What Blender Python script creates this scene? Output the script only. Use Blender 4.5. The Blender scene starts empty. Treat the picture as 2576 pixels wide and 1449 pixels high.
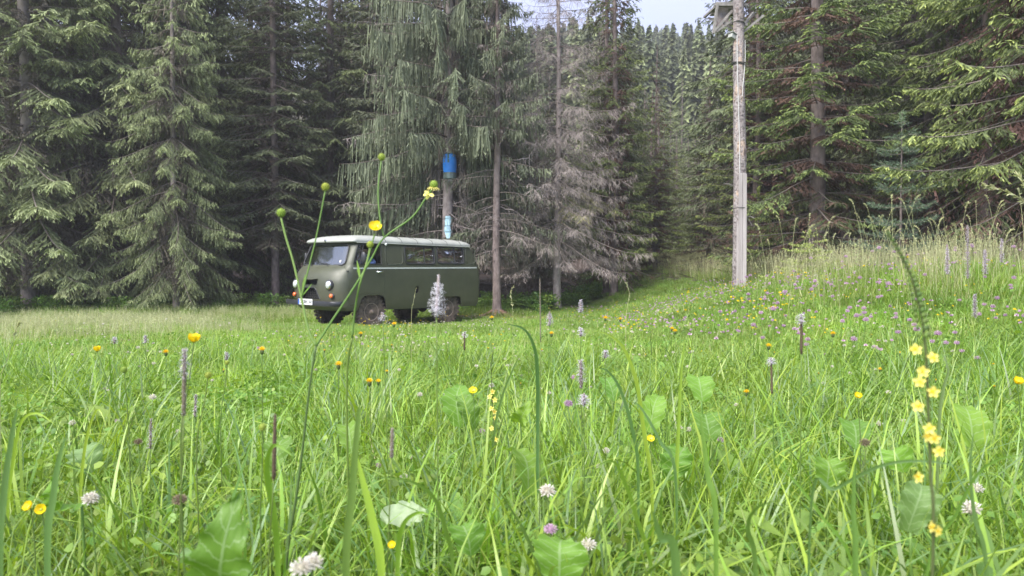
import bpy, math, random
import numpy as np
from mathutils import Vector, Matrix
R = math.radians
sc = bpy.context.scene
COL = sc.collection

# ------------------------------------------------------------------ camera
CAMZ = 1.5
PITCH = 0.0368
cam_d = bpy.data.cameras.new('camera'); cam = bpy.data.objects.new('camera', cam_d); COL.objects.link(cam)
cam_d.sensor_width = 36; cam_d.lens = 26
cam.location = (0, 0, CAMZ); cam.rotation_euler = (math.pi / 2 - PITCH, 0, 0)
cam_d.clip_start = 0.02; cam_d.clip_end = 5000
cam_d.dof.use_dof = True; cam_d.dof.focus_distance = 3.0; cam_d.dof.aperture_fstop = 8
sc.camera = cam

# ------------------------------------------------------------------ world, sun, exposure
SUN_EL, SUN_AZ = R(50), R(-142)      # azimuth measured clockwise from +Y (view direction): behind and to the left
world = bpy.data.worlds.new('World'); sc.world = world; world.use_nodes = True
wn = world.node_tree.nodes; wl = world.node_tree.links; wn.clear()
wo = wn.new('ShaderNodeOutputWorld'); bg = wn.new('ShaderNodeBackground')
sky = wn.new('ShaderNodeTexSky'); sky.sky_type = 'NISHITA'; sky.sun_disc = False
sky.sun_elevation = SUN_EL; sky.sun_rotation = SUN_AZ; sky.altitude = 1000; sky.dust_density = 1.0; sky.ozone_density = 2.0
tc = wn.new('ShaderNodeTexCoord'); mp = wn.new('ShaderNodeMapping'); mp.inputs['Scale'].default_value = (1.0, 1.0, 2.2)
nz = wn.new('ShaderNodeTexNoise'); nz.inputs['Scale'].default_value = 2.3; nz.inputs['Detail'].default_value = 7; nz.inputs['Roughness'].default_value = 0.55
cr = wn.new('ShaderNodeValToRGB'); cr.color_ramp.elements[0].position = 0.36; cr.color_ramp.elements[1].position = 0.58
cr.color_ramp.elements[0].color = (0.18, 0.18, 0.18, 1)
mx = wn.new('ShaderNodeMix'); mx.data_type = 'RGBA'
# overcast: the cloud layer is brighter towards the zenith than low down
sxyz = wn.new('ShaderNodeSeparateXYZ'); wl.new(tc.outputs['Generated'], sxyz.inputs[0])
elev = wn.new('ShaderNodeMapRange'); elev.inputs['From Min'].default_value = 0.15; elev.inputs['From Max'].default_value = 0.95; wl.new(sxyz.outputs['Z'], elev.inputs['Value'])
cloudc = wn.new('ShaderNodeMix'); cloudc.data_type = 'RGBA'; cloudc.inputs[6].default_value = (1.0, 1.4, 3.6, 1); cloudc.inputs[7].default_value = (6.0, 6.2, 6.8, 1)
wl.new(elev.outputs[0], cloudc.inputs[0]); wl.new(cloudc.outputs[2], mx.inputs[7])
wl.new(tc.outputs['Generated'], mp.inputs['Vector']); wl.new(mp.outputs[0], nz.inputs['Vector'])
wl.new(nz.outputs['Fac'], cr.inputs[0]); wl.new(cr.outputs[0], mx.inputs[0]); wl.new(sky.outputs[0], mx.inputs[6])
wl.new(mx.outputs[2], bg.inputs['Color']); bg.inputs['Strength'].default_value = 0.092
wl.new(bg.outputs[0], wo.inputs[0])
sun_d = bpy.data.lights.new('sun', 'SUN'); sun_d.energy = 2.4; sun_d.angle = R(45); sun_d.color = (1, 0.95, 0.87)
sun = bpy.data.objects.new('sun', sun_d); COL.objects.link(sun)
_sd = Vector((math.sin(SUN_AZ) * math.cos(SUN_EL), math.cos(SUN_AZ) * math.cos(SUN_EL), math.sin(SUN_EL)))
sun.rotation_euler = _sd.to_track_quat('Z', 'Y').to_euler()
sc.view_settings.view_transform = 'Standard'; sc.view_settings.look = 'None'; sc.view_settings.gamma = 1
sc.view_settings.use_curve_mapping = False; sc.view_settings.exposure = 2.03
sc.render.engine = 'CYCLES'
sc.cycles.max_bounces = 6; sc.cycles.diffuse_bounces = 3; sc.cycles.glossy_bounces = 2; sc.cycles.transmission_bounces = 4
sc.cycles.transparent_max_bounces = 8; sc.cycles.volume_bounces = 0; sc.cycles.use_denoising = True
sc.cycles.caustics_reflective = False; sc.cycles.caustics_refractive = False

HAZE_DENSITY = 0.0014

# ------------------------------------------------------------------ helpers
FX = 26 / 36 * 2576
def W(px, py, d):
    """a point of the place, given where it is seen in the 2576 px wide picture and its depth in metres"""
    a = (px - 1288) / FX; b = -(py - 724.5) / FX
    c, s = math.cos(PITCH), math.sin(PITCH)
    return Vector((a * d, (c + b * s) * d, CAMZ + (-s + b * c) * d))

def sstep(t):
    t = np.clip(t, 0, 1); return t * t * (3 - 2 * t)

def gz(x, y):
    """height of the ground"""
    x = np.asarray(x, float); y = np.asarray(y, float)
    b = 0.90 - 0.96 * np.clip((y - 0.5) / 17.5, 0, 1) ** 1.05
    xs = 0.9 + 0.09 * np.clip(y - 9, -4, 12)
    b = b + 0.95 * sstep((x - xs) / 4.8) * sstep((y - 2.5) / 9.5)
    b = b + 0.05 * np.sin(x * 1.3 + 0.7) * np.sin(y * 0.9) * np.clip((y - 3) / 6, 0, 1) * np.clip((40 - y) / 15, 0, 1)
    b = b + 0.03 * np.clip(y - 24, 0, 30)
    hill = np.clip(y + 0.25 * np.abs(x - 20) * 0.3 - 62, 0, 400)
    b = b + 0.285 * hill + 2 * np.sin(x * 0.03 + 1.0) * np.clip(hill / 200, 0, 1) + 2 * np.sin(x * 0.011 + y * 0.014) * np.clip(hill / 120, 0, 1)
    return b
def gzf(x, y): return float(gz(x, y))

def np_mesh(name, V, quads=None, tris=None, qm=None, tm=None, attrs=None, smooth=False, uv=None):
    me = bpy.data.meshes.new(name)
    V = np.asarray(V, np.float32).reshape(-1, 3)
    quads = np.zeros((0, 4), np.int32) if quads is None or len(quads) == 0 else np.asarray(quads, np.int32)
    tris = np.zeros((0, 3), np.int32) if tris is None or len(tris) == 0 else np.asarray(tris, np.int32)
    nq, nt = len(quads), len(tris)
    me.vertices.add(len(V)); me.vertices.foreach_set('co', V.ravel())
    me.loops.add(nq * 4 + nt * 3); me.polygons.add(nq + nt)
    me.loops.foreach_set('vertex_index', np.concatenate([quads.ravel(), tris.ravel()]))
    st = np.concatenate([np.arange(nq) * 4, nq * 4 + np.arange(nt) * 3]).astype(np.int32)
    me.polygons.foreach_set('loop_start', st)
    try:
        me.polygons.foreach_set('loop_total', np.concatenate([np.full(nq, 4), np.full(nt, 3)]).astype(np.int32))
    except Exception:
        pass
    if qm is not None or tm is not None:
        a = np.zeros(nq, np.int32) if qm is None else np.asarray(qm, np.int32)
        b = np.zeros(nt, np.int32) if tm is None else np.asarray(tm, np.int32)
        me.polygons.foreach_set('material_index', np.concatenate([a, b]).astype(np.int32))
    if smooth:
        me.polygons.foreach_set('use_smooth', np.ones(nq + nt, bool))
    if attrs:
        for k, v in attrs.items():
            at = me.attributes.new(k, 'FLOAT', 'POINT'); at.data.foreach_set('value', np.asarray(v, np.float32))
    if uv is not None:
        l = me.uv_layers.new(name='UVMap')
        vi = np.concatenate([quads.ravel(), tris.ravel()])
        l.data.foreach_set('uv', np.asarray(uv, np.float32)[vi].ravel())
    me.update(calc_edges=True)
    return me

class MB:
    """collects small shapes into one mesh"""
    def __init__(s): s.v = []; s.f = []; s.m = []; s.t = []
    def add(s, vs, fs, m=0, t=0.5):
        o = len(s.v); s.v += [tuple(v) for v in vs]; s.f += [tuple(i + o for i in f) for f in fs]; s.m += [m] * len(fs)
        s.t += ([t] * len(vs) if not hasattr(t, '__len__') else list(t))
    def box(s, c, d, m=0, rot=None, t=0.5):
        cx, cy, cz = c; dx, dy, dz = d[0] / 2, d[1] / 2, d[2] / 2
        vs = [Vector((x, y, z)) for x in (-dx, dx) for y in (-dy, dy) for z in (-dz, dz)]
        if rot is not None: vs = [rot @ v for v in vs]
        vs = [v + Vector(c) for v in vs]
        s.add(vs, [(0, 1, 3, 2), (4, 6, 7, 5), (0, 4, 5, 1), (2, 3, 7, 6), (0, 2, 6, 4), (1, 5, 7, 3)], m, t)
    def bar(s, a, b, w, h, m=0, up=(0, 0, 1)):
        a = Vector(a); b = Vector(b); d = (b - a); L = d.length; d.normalize()
        sd = d.cross(Vector(up)); sd = sd.normalized() if sd.length > 1e-4 else Vector((1, 0, 0)); u = sd.cross(d)
        vs = [p + sd * x * w / 2 + u * y * h / 2 for p in (a, b) for x, y in ((-1, -1), (1, -1), (1, 1), (-1, 1))]
        s.add(vs, [(3, 2, 1, 0), (4, 5, 6, 7), (0, 1, 5, 4), (1, 2, 6, 5), (2, 3, 7, 6), (3, 0, 4, 7)], m)
    def tube(s, pts, rad, n=6, m=0, cap=True, t=0.5, closed=False):
        pts = [Vector(p) for p in pts]; k = len(pts)
        if not hasattr(rad, '__len__'): rad = [rad] * k
        o = len(s.v); u = None; ring = []
        for i, p in enumerate(pts):
            if closed: d = pts[(i + 1) % k] - pts[i - 1]
            else: d = pts[min(i + 1, k - 1)] - pts[max(i - 1, 0)]
            d = d.normalized() if d.length > 1e-9 else Vector((0, 0, 1))
            if u is None: u = d.orthogonal().normalized()
            else:
                u = u - d * u.dot(d); u = u.normalized() if u.length > 1e-6 else d.orthogonal().normalized()
            w = d.cross(u)
            for j in range(n):
                a = 2 * math.pi * j / n
                ring.append(p + (u * math.cos(a) + w * math.sin(a)) * rad[i])
        fs = []
        for i in range(k if closed else k - 1):
            i2 = (i + 1) % k
            for j in range(n):
                fs.append((i * n + j, i * n + (j + 1) % n, i2 * n + (j + 1) % n, i2 * n + j))
        if cap and not closed: fs += [tuple(range(n))[::-1], tuple((k - 1) * n + j for j in range(n))]
        s.add(ring, fs, m, t)
    def lathe(s, prof, n=16, origin=(0, 0, 0), axis=(0, 0, 1), m=0, jit=0, t=0.5, rng=None):
        ax = Vector(axis).normalized(); u = ax.orthogonal().normalized(); w = ax.cross(u); O = Vector(origin)
        vs = []
        for r, h in prof:
            for j in range(n):
                a = 2 * math.pi * j / n; rr = r * (1 + (rng.uniform(-jit, jit) if rng else 0))
                vs.append(O + ax * h + (u * math.cos(a) + w * math.sin(a)) * rr)
        fs = [(i * n + j, i * n + (j + 1) % n, (i + 1) * n + (j + 1) % n, (i + 1) * n + j) for i in range(len(prof) - 1) for j in range(n)]
        if prof[0][0] > 1e-5: fs.append(tuple(range(n))[::-1])
        if prof[-1][0] > 1e-5: fs.append(tuple((len(prof) - 1) * n + j for j in range(n)))
        s.add(vs, fs, m, t)
    def ball(s, c, r, n=10, k=6, m=0, sc3=(1, 1, 1), t=0.5):
        vs = []; fs = []
        for i in range(k + 1):
            th = math.pi * i / k
            for j in range(n):
                a = 2 * math.pi * j / n
                vs.append(Vector(c) + Vector((math.sin(th) * math.cos(a) * sc3[0], math.sin(th) * math.sin(a) * sc3[1], math.cos(th) * sc3[2])) * r)
        for i in range(k):
            for j in range(n): fs.append((i * n + j, (i + 1) * n + j, (i + 1) * n + (j + 1) % n, i * n + (j + 1) % n))
        s.add(vs, fs, m, t)
    def grid(s, P, m=0, t=0.5):
        """P: rows of points"""
        a, b = len(P), len(P[0])
        s.add([p for r in P for p in r], [(i * b + j, i * b + j + 1, (i + 1) * b + j + 1, (i + 1) * b + j) for i in range(a - 1) for j in range(b - 1)], m, t)
    def build(s, name, mats, parent=None, smooth=False, angle=None, solid=None, bevel=None):
        me = bpy.data.meshes.new(name); me.from_pydata(s.v, [], s.f)
        if not isinstance(mats, (list, tuple)): mats = [mats]
        for x in mats: me.materials.append(x)
        me.polygons.foreach_set('material_index', s.m)
        at = me.attributes.new('tint', 'FLOAT', 'POINT'); at.data.foreach_set('value', np.array(s.t, np.float32))
        if smooth or angle:
            me.polygons.foreach_set('use_smooth', [True] * len(s.f))
            if angle: me.set_sharp_from_angle(angle=R(angle))
        me.update()
        o = bpy.data.objects.new(name, me); COL.objects.link(o)
        if parent: o.parent = parent
        if solid:
            md = o.modifiers.new('s', 'SOLIDIFY'); md.thickness = solid; md.offset = 0
        if bevel:
            md = o.modifiers.new('b', 'BEVEL'); md.width = bevel; md.segments = 2; md.limit_method = 'ANGLE'
        return o

def obj(name, me, mats, parent=None):
    if not isinstance(mats, (list, tuple)): mats = [mats]
    if len(me.materials) == 0:
        for x in mats: me.materials.append(x)
    o = bpy.data.objects.new(name, me); COL.objects.link(o)
    if parent: o.parent = parent
    return o
def tag(o, label=None, cat=None, group=None, kind=None):
    if label: o['label'] = label
    if cat: o['category'] = cat
    if group: o['group'] = group
    if kind: o['kind'] = kind
    return o
def empty(name, loc=(0, 0, 0), rz=0, label=None, cat=None, group=None, parent=None):
    o = bpy.data.objects.new(name, None); COL.objects.link(o); o.location = loc; o.rotation_euler = (0, 0, rz)
    o.empty_display_size = 0.05
    if parent: o.parent = parent
    return tag(o, label, cat, group)
def copy_tree(o, parent=None):
    kids = list(o.children)
    c = o.copy(); COL.objects.link(c)
    if parent: c.parent = parent
    for ch in kids: copy_tree(ch, c)
    return c

# ------------------------------------------------------------------ materials
def newmat(name):
    m = bpy.data.materials.new(name); m.use_nodes = True
    nt = m.node_tree; b = nt.nodes['Principled BSDF']
    return m, nt, b
def simple(name, col, rough=0.5, metal=0.0, noise=0.0, nscale=8, bump=0.0, bscale=40, spec=0.5, col2=None, coat=0, emit=None, stretch=None):
    m, nt, b = newmat(name)
    b.inputs['Base Color'].default_value = (*col, 1); b.inputs['Roughness'].default_value = rough; b.inputs['Metallic'].default_value = metal
    b.inputs['Specular IOR Level'].default_value = spec
    if coat: b.inputs['Coat Weight'].default_value = coat
    if noise or bump or col2:
        tcn = nt.nodes.new('ShaderNodeTexCoord'); vec = tcn.outputs['Object']
        if stretch:
            mpn = nt.nodes.new('ShaderNodeMapping'); mpn.inputs['Scale'].default_value = stretch; nt.links.new(vec, mpn.inputs[0]); vec = mpn.outputs[0]
        n = nt.nodes.new('ShaderNodeTexNoise'); n.inputs['Scale'].default_value = nscale; n.inputs['Detail'].default_value = 6; n.inputs['Roughness'].default_value = 0.6
        nt.links.new(vec, n.inputs['Vector'])
        rp = nt.nodes.new('ShaderNodeValToRGB'); rp.color_ramp.elements[0].position = 0.35; rp.color_ramp.elements[1].position = 0.65
        c2 = col2 if col2 else tuple(min(1, c * (1 + noise)) for c in col)
        c1 = col if col2 else tuple(c * (1 - noise) for c in col)
        rp.color_ramp.elements[0].color = (*c1, 1); rp.color_ramp.elements[1].color = (*c2, 1)
        nt.links.new(n.outputs['Fac'], rp.inputs[0]); nt.links.new(rp.outputs[0], b.inputs['Base Color'])
        if bump:
            n2 = nt.nodes.new('ShaderNodeTexNoise'); n2.inputs['Scale'].default_value = bscale; n2.inputs['Detail'].default_value = 5
            nt.links.new(vec, n2.inputs['Vector'])
            bp = nt.nodes.new('ShaderNodeBump'); bp.inputs['Strength'].default_value = bump; bp.inputs['Distance'].default_value = 0.02
            nt.links.new(n2.outputs['Fac'], bp.inputs['Height']); nt.links.new(bp.outputs[0], b.inputs['Normal'])
    return m
def leafmat(name, stops, rough=0.55, transl=0.3, spec=0.3, vary=0.25, hue=0.02, tcol=None, veins=False, big=0.0):
    """colour comes from the 'tint' attribute (kind of growth) and a random value per plant"""
    m, nt, b = newmat(name)
    at = nt.nodes.new('ShaderNodeAttribute'); at.attribute_name = 'tint'
    rp = nt.nodes.new('ShaderNodeValToRGB'); el = rp.color_ramp.elements
    while len(el) < len(stops): el.new(0.5)
    for e, (p, c) in zip(el, stops): e.position = p; e.color = (*c, 1)
    nt.links.new(at.outputs['Fac'], rp.inputs[0])
    oi = nt.nodes.new('ShaderNodeObjectInfo'); hs = nt.nodes.new('ShaderNodeHueSaturation')
    mr = nt.nodes.new('ShaderNodeMapRange'); mr.inputs['To Min'].default_value = 1 - vary; mr.inputs['To Max'].default_value = 1 + vary
    nt.links.new(oi.outputs['Random'], mr.inputs['Value']); 
    val = mr.outputs[0]
    if big:
        g = nt.nodes.new('ShaderNodeNewGeometry'); n = nt.nodes.new('ShaderNodeTexNoise'); n.inputs['Scale'].default_value = big; n.inputs['Detail'].default_value = 3
        nt.links.new(g.outputs['Position'], n.inputs['Vector'])
        m2 = nt.nodes.new('ShaderNodeMapRange'); m2.inputs['From Min'].default_value = 0.3; m2.inputs['From Max'].default_value = 0.7; m2.inputs['To Min'].default_value = 0.75; m2.inputs['To Max'].default_value = 1.25
        nt.links.new(n.outputs['Fac'], m2.inputs['Value'])
        mu = nt.nodes.new('ShaderNodeMath'); mu.operation = 'MULTIPLY'; nt.links.new(val, mu.inputs[0]); nt.links.new(m2.outputs[0], mu.inputs[1]); val = mu.outputs[0]
    nt.links.new(val, hs.inputs['Value'])
    ml = nt.nodes.new('ShaderNodeMath'); ml.operation = 'MULTIPLY'; ml.inputs[1].default_value = 7.31
    fr = nt.nodes.new('ShaderNodeMath'); fr.operation = 'FRACT'
    nt.links.new(oi.outputs['Random'], ml.inputs[0]); nt.links.new(ml.outputs[0], fr.inputs[0])
    mh = nt.nodes.new('ShaderNodeMapRange'); mh.inputs['To Min'].default_value = 0.5 - hue; mh.inputs['To Max'].default_value = 0.5 + hue
    nt.links.new(fr.outputs[0], mh.inputs['Value']); nt.links.new(mh.outputs[0], hs.inputs['Hue'])
    nt.links.new(rp.outputs[0], hs.inputs['Color'])
    colour = hs.outputs[0]
    if veins:
        uvn = nt.nodes.new('ShaderNodeUVMap'); sp = nt.nodes.new('ShaderNodeSeparateXYZ'); nt.links.new(uvn.outputs[0], sp.inputs[0])
        ab = nt.nodes.new('ShaderNodeMath'); ab.operation = 'ABSOLUTE'; nt.links.new(sp.outputs['X'], ab.inputs[0])
        # side veins: stripes of (v*10 - |u|*3), and the midrib
        a1 = nt.nodes.new('ShaderNodeMath'); a1.operation = 'MULTIPLY'; a1.inputs[1].default_value = 9.0; nt.links.new(sp.outputs['Y'], a1.inputs[0])
        a2 = nt.nodes.new('ShaderNodeMath'); a2.operation = 'MULTIPLY_ADD'; a2.inputs[1].default_value = -1.1; nt.links.new(ab.outputs[0], a2.inputs[0]); nt.links.new(a1.outputs[0], a2.inputs[2])
        nn = nt.nodes.new('ShaderNodeTexNoise'); nn.inputs['Scale'].default_value = 5; nt.links.new(uvn.outputs[0], nn.inputs['Vector'])
        a25 = nt.nodes.new('ShaderNodeMath'); a25.operation = 'MULTIPLY_ADD'; a25.inputs[1].default_value = 0.7; nt.links.new(nn.outputs['Fac'], a25.inputs[0]); nt.links.new(a2.outputs[0], a25.inputs[2])
        a3 = nt.nodes.new('ShaderNodeMath'); a3.operation = 'FRACT'; nt.links.new(a25.outputs[0], a3.inputs[0])
        a4 = nt.nodes.new('ShaderNodeMath'); a4.operation = 'LESS_THAN'; a4.inputs[1].default_value = 0.11; nt.links.new(a3.outputs[0], a4.inputs[0])
        a5 = nt.nodes.new('ShaderNodeMath'); a5.operation = 'LESS_THAN'; a5.inputs[1].default_value = 0.05; nt.links.new(ab.outputs[0], a5.inputs[0])
        a6 = nt.nodes.new('ShaderNodeMath'); a6.operation = 'MAXIMUM'; nt.links.new(a4.outputs[0], a6.inputs[0]); nt.links.new(a5.outputs[0], a6.inputs[1])
        a7 = nt.nodes.new('ShaderNodeMath'); a7.operation = 'MULTIPLY'; a7.inputs[1].default_value = 0.45; nt.links.new(a6.outputs[0], a7.inputs[0])
        mm = nt.nodes.new('ShaderNodeMix'); mm.data_type = 'RGBA'; mm.inputs[7].default_value = (0.32, 0.42, 0.22, 1)
        nt.links.new(a7.outputs[0], mm.inputs[0]); nt.links.new(colour, mm.inputs[6]); colour = mm.outputs[2]
        bp = nt.nodes.new('ShaderNodeBump'); bp.inputs['Strength'].default_value = 0.5; bp.inputs['Distance'].default_value = 0.003
        nt.links.new(a3.outputs[0], bp.inputs['Height']); nt.links.new(bp.outputs[0], b.inputs['Normal'])
    nt.links.new(colour, b.inputs['Base Color']); b.inputs['Roughness'].default_value = rough; b.inputs['Specular IOR Level'].default_value = spec
    if transl > 0:
        tr = nt.nodes.new('ShaderNodeBsdfTranslucent'); mxs = nt.nodes.new('ShaderNodeMixShader'); mxs.inputs[0].default_value = transl
        br = nt.nodes.new('ShaderNodeMix'); br.data_type = 'RGBA'; br.blend_type = 'MULTIPLY'; br.inputs[0].default_value = 1; br.inputs[7].default_value = (*(tcol or (1.25, 1.2, 0.6)), 1)
        br.clamp_result = False
        nt.links.new(colour, br.inputs[6]); nt.links.new(br.outputs[2], tr.inputs['Color'])
        out = nt.nodes['Material Output']
        nt.links.new(b.outputs[0], mxs.inputs[1]); nt.links.new(tr.outputs[0], mxs.inputs[2]); nt.links.new(mxs.outputs[0], out.inputs[0])
    return m

G = {}
# tint: 0 dead twig / straw ... 1 fresh tip
G['spruce_light'] = leafmat('spruce_light_green', [(0, (.15, .13, .10)), (.22, (.13, .115, .085)), (.35, (.122, .142, .072)), (.7, (.235, .275, .125)), (1, (.56, .66, .30))], .6, .15, vary=.12, hue=.01, big=.5)
G['spruce_dark'] = leafmat('spruce_dark_green', [(0, (.12, .095, .08)), (.22, (.09, .072, .058)), (.35, (.082, .095, .055)), (.7, (.145, .17, .085)), (1, (.26, .32, .13))], .6, .12, vary=.25, hue=.012, big=.4)
G['spruce_fresh'] = leafmat('spruce_fresh_green', [(0, (.17, .095, .075)), (.22, (.11, .065, .052)), (.35, (.075, .098, .042)), (.7, (.155, .195, .06)), (1, (.50, .56, .15))], .6, .15, vary=.12, hue=.012, big=.5)
G['spruce_grey'] = leafmat('spruce_grey_hanging', [(0, (.20, .17, .15)), (.22, (.16, .135, .115)), (.35, (.10, .115, .075)), (.7, (.155, .175, .105)), (1, (.30, .32, .16))], .65, .1, vary=.12, hue=.01, big=.5)
G['spruce_dead'] = leafmat('spruce_bare_twigs', [(0, (.33, .28, .26)), (.22, (.27, .23, .21)), (.5, (.38, .33, .305)), (.7, (.24, .24, .12)), (1, (.40, .38, .16))], .8, 0.0, vary=.1, hue=.01, big=.5)
G['bark_limb'] = simple('limb_bark', (.13, .105, .09), .85, col2=(.24, .20, .175), nscale=6, bump=.3)
G['bark'] = simple('spruce_bark', (.12, .09, .08), .9, col2=(.27, .215, .20), nscale=7, bump=1.0, bscale=26, stretch=(1, 1, .55))
G['bark_pale'] = simple('grey_bark', (.19, .155, .145), .9, col2=(.36, .31, .29), nscale=7, bump=1.0, bscale=26, stretch=(1, 1, .55))
GR = [(0, (.46, .41, .23)), (.25, (.34, .38, .14)), (.45, (.155, .24, .03)), (.75, (.225, .37, .05)), (1, (.37, .51, .13))]
G['grass'] = leafmat('meadow_grass', GR, .42, .38, spec=.5, vary=.18, hue=.015, tcol=(1.3, 1.35, .5), big=.7)
G['blade'] = leafmat('broad_grass_blade', [(0, (.40, .36, .18)), (.3, (.12, .21, .075)), (.6, (.175, .29, .04)), (1, (.32, .45, .06))], .32, .35, spec=.5, vary=.15, hue=.015, tcol=(1.3, 1.35, .5))
G['forb'] = leafmat('herb_leaves', [(0, (.08, .14, .045)), (.5, (.12, .22, .035)), (1, (.24, .36, .07))], .45, .35, spec=.4, vary=.2, hue=.02, tcol=(1.3, 1.35, .5))
G['dock'] = leafmat('dock_leaf_green', [(0, (.36, .44, .28)), (.5, (.115, .22, .03)), (1, (.20, .34, .045))], .5, .35, spec=.3, vary=.1, hue=.01, tcol=(1.3, 1.4, .4), veins=True)
G['straw'] = leafmat('dry_grass', [(0, (.36, .30, .20)), (.5, (.42, .43, .22)), (1, (.55, .57, .34))], .7, .3, vary=.2, hue=.01, tcol=(1.1, 1.05, .8))
G['stem'] = leafmat('flower_stem', [(0, (.10, .13, .05)), (.5, (.13, .22, .045)), (1, (.22, .34, .10))], .5, .2, vary=.1)
G['yellow'] = leafmat('buttercup_yellow', [(0, (.78, .58, .01)), (1, (.88, .74, .03))], .25, .3, spec=.7, vary=.06, hue=.004, tcol=(1.1, 1.0, .3))
G['orange'] = leafmat('hawkbit_orange', [(0, (.78, .44, .01)), (1, (.86, .68, .03))], .5, .3, vary=.1, hue=.008, tcol=(1.1, 1.0, .3))
G['paleyellow'] = leafmat('agrimony_yellow', [(0, (.82, .72, .14)), (1, (.90, .84, .32))], .5, .3, vary=.06, hue=.004, tcol=(1.1, 1.0, .4))
G['lilac'] = leafmat('lilac_stamens', [(0, (.20, .17, .11)), (.4, (.42, .36, .31)), (.7, (.68, .58, .70)), (1, (.90, .88, .92))], .6, .35, vary=.06, hue=.01, tcol=(1, 1, 1))
G['pink'] = leafmat('clover_pink', [(0, (.40, .24, .36)), (1, (.66, .46, .61))], .6, .3, vary=.12, hue=.015, tcol=(1, 1, 1))
G['white'] = leafmat('clover_white', [(0, (.50, .48, .34)), (.5, (.66, .58, .50)), (1, (.82, .80, .74))], .6, .3, vary=.06, hue=.01, tcol=(1, 1, 1))
G['brown'] = leafmat('spent_flower_brown', [(0, (.10, .075, .045)), (1, (.26, .20, .13))], .8, .1, vary=.15)
G['seedgreen'] = leafmat('green_seed_head', [(0, (.14, .22, .03)), (1, (.38, .44, .07))], .6, .2, vary=.06)
# ------------------------------------------------------------------ ground
def axis_pts(spec):
    out = []
    for a, b, n in spec: out += list(np.linspace(a, b, n, endpoint=False))
    return np.array(out + [spec[-1][1]])
xs = axis_pts([(-900, -120, 20), (-120, -30, 24), (-30, -8, 44), (-8, 8, 80), (8, 30, 44), (30, 120, 24), (120, 900, 20)])
ys = axis_pts([(-60, -3, 14), (-3, 10, 90), (10, 32, 80), (32, 80, 30), (80, 480, 60), (480, 1300, 12)])
XX, YY = np.meshgrid(xs, ys); rg = np.random.default_rng(5)
ZZ = gz(XX, YY) + rg.normal(0, 0.008, XX.shape) * (YY < 40)
nx, ny = len(xs), len(ys); I = np.arange(nx * ny).reshape(ny, nx)
quads = np.stack([I[:-1, :-1], I[:-1, 1:], I[1:, 1:], I[1:, :-1]], -1).reshape(-1, 4)

def FOREST_EDGE(x):   # y at which the meadow ends and the forest floor begins
    x = np.asarray(x, float)
    return np.interp(x, [-30, -14, -8, -2, 0.5, 2.5, 3.5, 5.0, 6.0, 7.5, 9.5, 12, 30], [19, 20.5, 22.5, 22.2, 21.8, 25, 31, 33, 22, 18.5, 14.5, 12.5, 12])
fo = np.clip((YY - FOREST_EDGE(XX)) / 1.5 + 0.5, 0, 1)
fo = np.where(YY > 75, 0.6, fo)
gm, nt, b = newmat('meadow_soil')
at = nt.nodes.new('ShaderNodeAttribute'); at.attribute_name = 'forest'
ge = nt.nodes.new('ShaderNodeNewGeometry')
n1 = nt.nodes.new('ShaderNodeTexNoise'); n1.inputs['Scale'].default_value = 3; n1.inputs['Detail'].default_value = 8
n2 = nt.nodes.new('ShaderNodeTexNoise'); n2.inputs['Scale'].default_value = 30; n2.inputs['Detail'].default_value = 5
nt.links.new(ge.outputs['Position'], n1.inputs['Vector']); nt.links.new(ge.outputs['Position'], n2.inputs['Vector'])
ra = nt.nodes.new('ShaderNodeValToRGB'); ra.color_ramp.elements[0].color = (.06, .09, .02, 1); ra.color_ramp.elements[1].color = (.13, .20, .035, 1)
rb = nt.nodes.new('ShaderNodeValToRGB'); rb.color_ramp.elements[0].color = (.035, .024, .018, 1); rb.color_ramp.elements[1].color = (.09, .058, .042, 1)
nt.links.new(n1.outputs['Fac'], ra.inputs[0]); nt.links.new(n2.outputs['Fac'], rb.inputs[0])
ad = nt.nodes.new('ShaderNodeMath'); ad.operation = 'MULTIPLY_ADD'; ad.inputs[1].default_value = 0.8
nt.links.new(n1.outputs['Fac'], ad.inputs[0]); nt.links.new(at.outputs['Fac'], ad.inputs[2])
st_ = nt.nodes.new('ShaderNodeMapRange'); st_.inputs['From Min'].default_value = 0.8; st_.inputs['From Max'].default_value = 1.0
nt.links.new(ad.outputs[0], st_.inputs['Value'])
mxg = nt.nodes.new('ShaderNodeMix'); mxg.data_type = 'RGBA'
nt.links.new(st_.outputs[0], mxg.inputs[0]); nt.links.new(ra.outputs[0], mxg.inputs[6]); nt.links.new(rb.outputs[0], mxg.inputs[7])
nt.links.new(mxg.outputs[2], b.inputs['Base Color']); b.inputs['Roughness'].default_value = 0.95
bp = nt.nodes.new('ShaderNodeBump'); bp.inputs['Strength'].default_value = 0.6; bp.inputs['Distance'].default_value = 0.05
nt.links.new(n2.outputs['Fac'], bp.inputs['Height']); nt.links.new(bp.outputs[0], b.inputs['Normal'])
gme = np_mesh('ground', np.stack([XX, YY, ZZ], -1).reshape(-1, 3), quads, attrs={'forest': fo.ravel()}, smooth=True)
tag(obj('ground', gme, gm), kind='structure')

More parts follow.
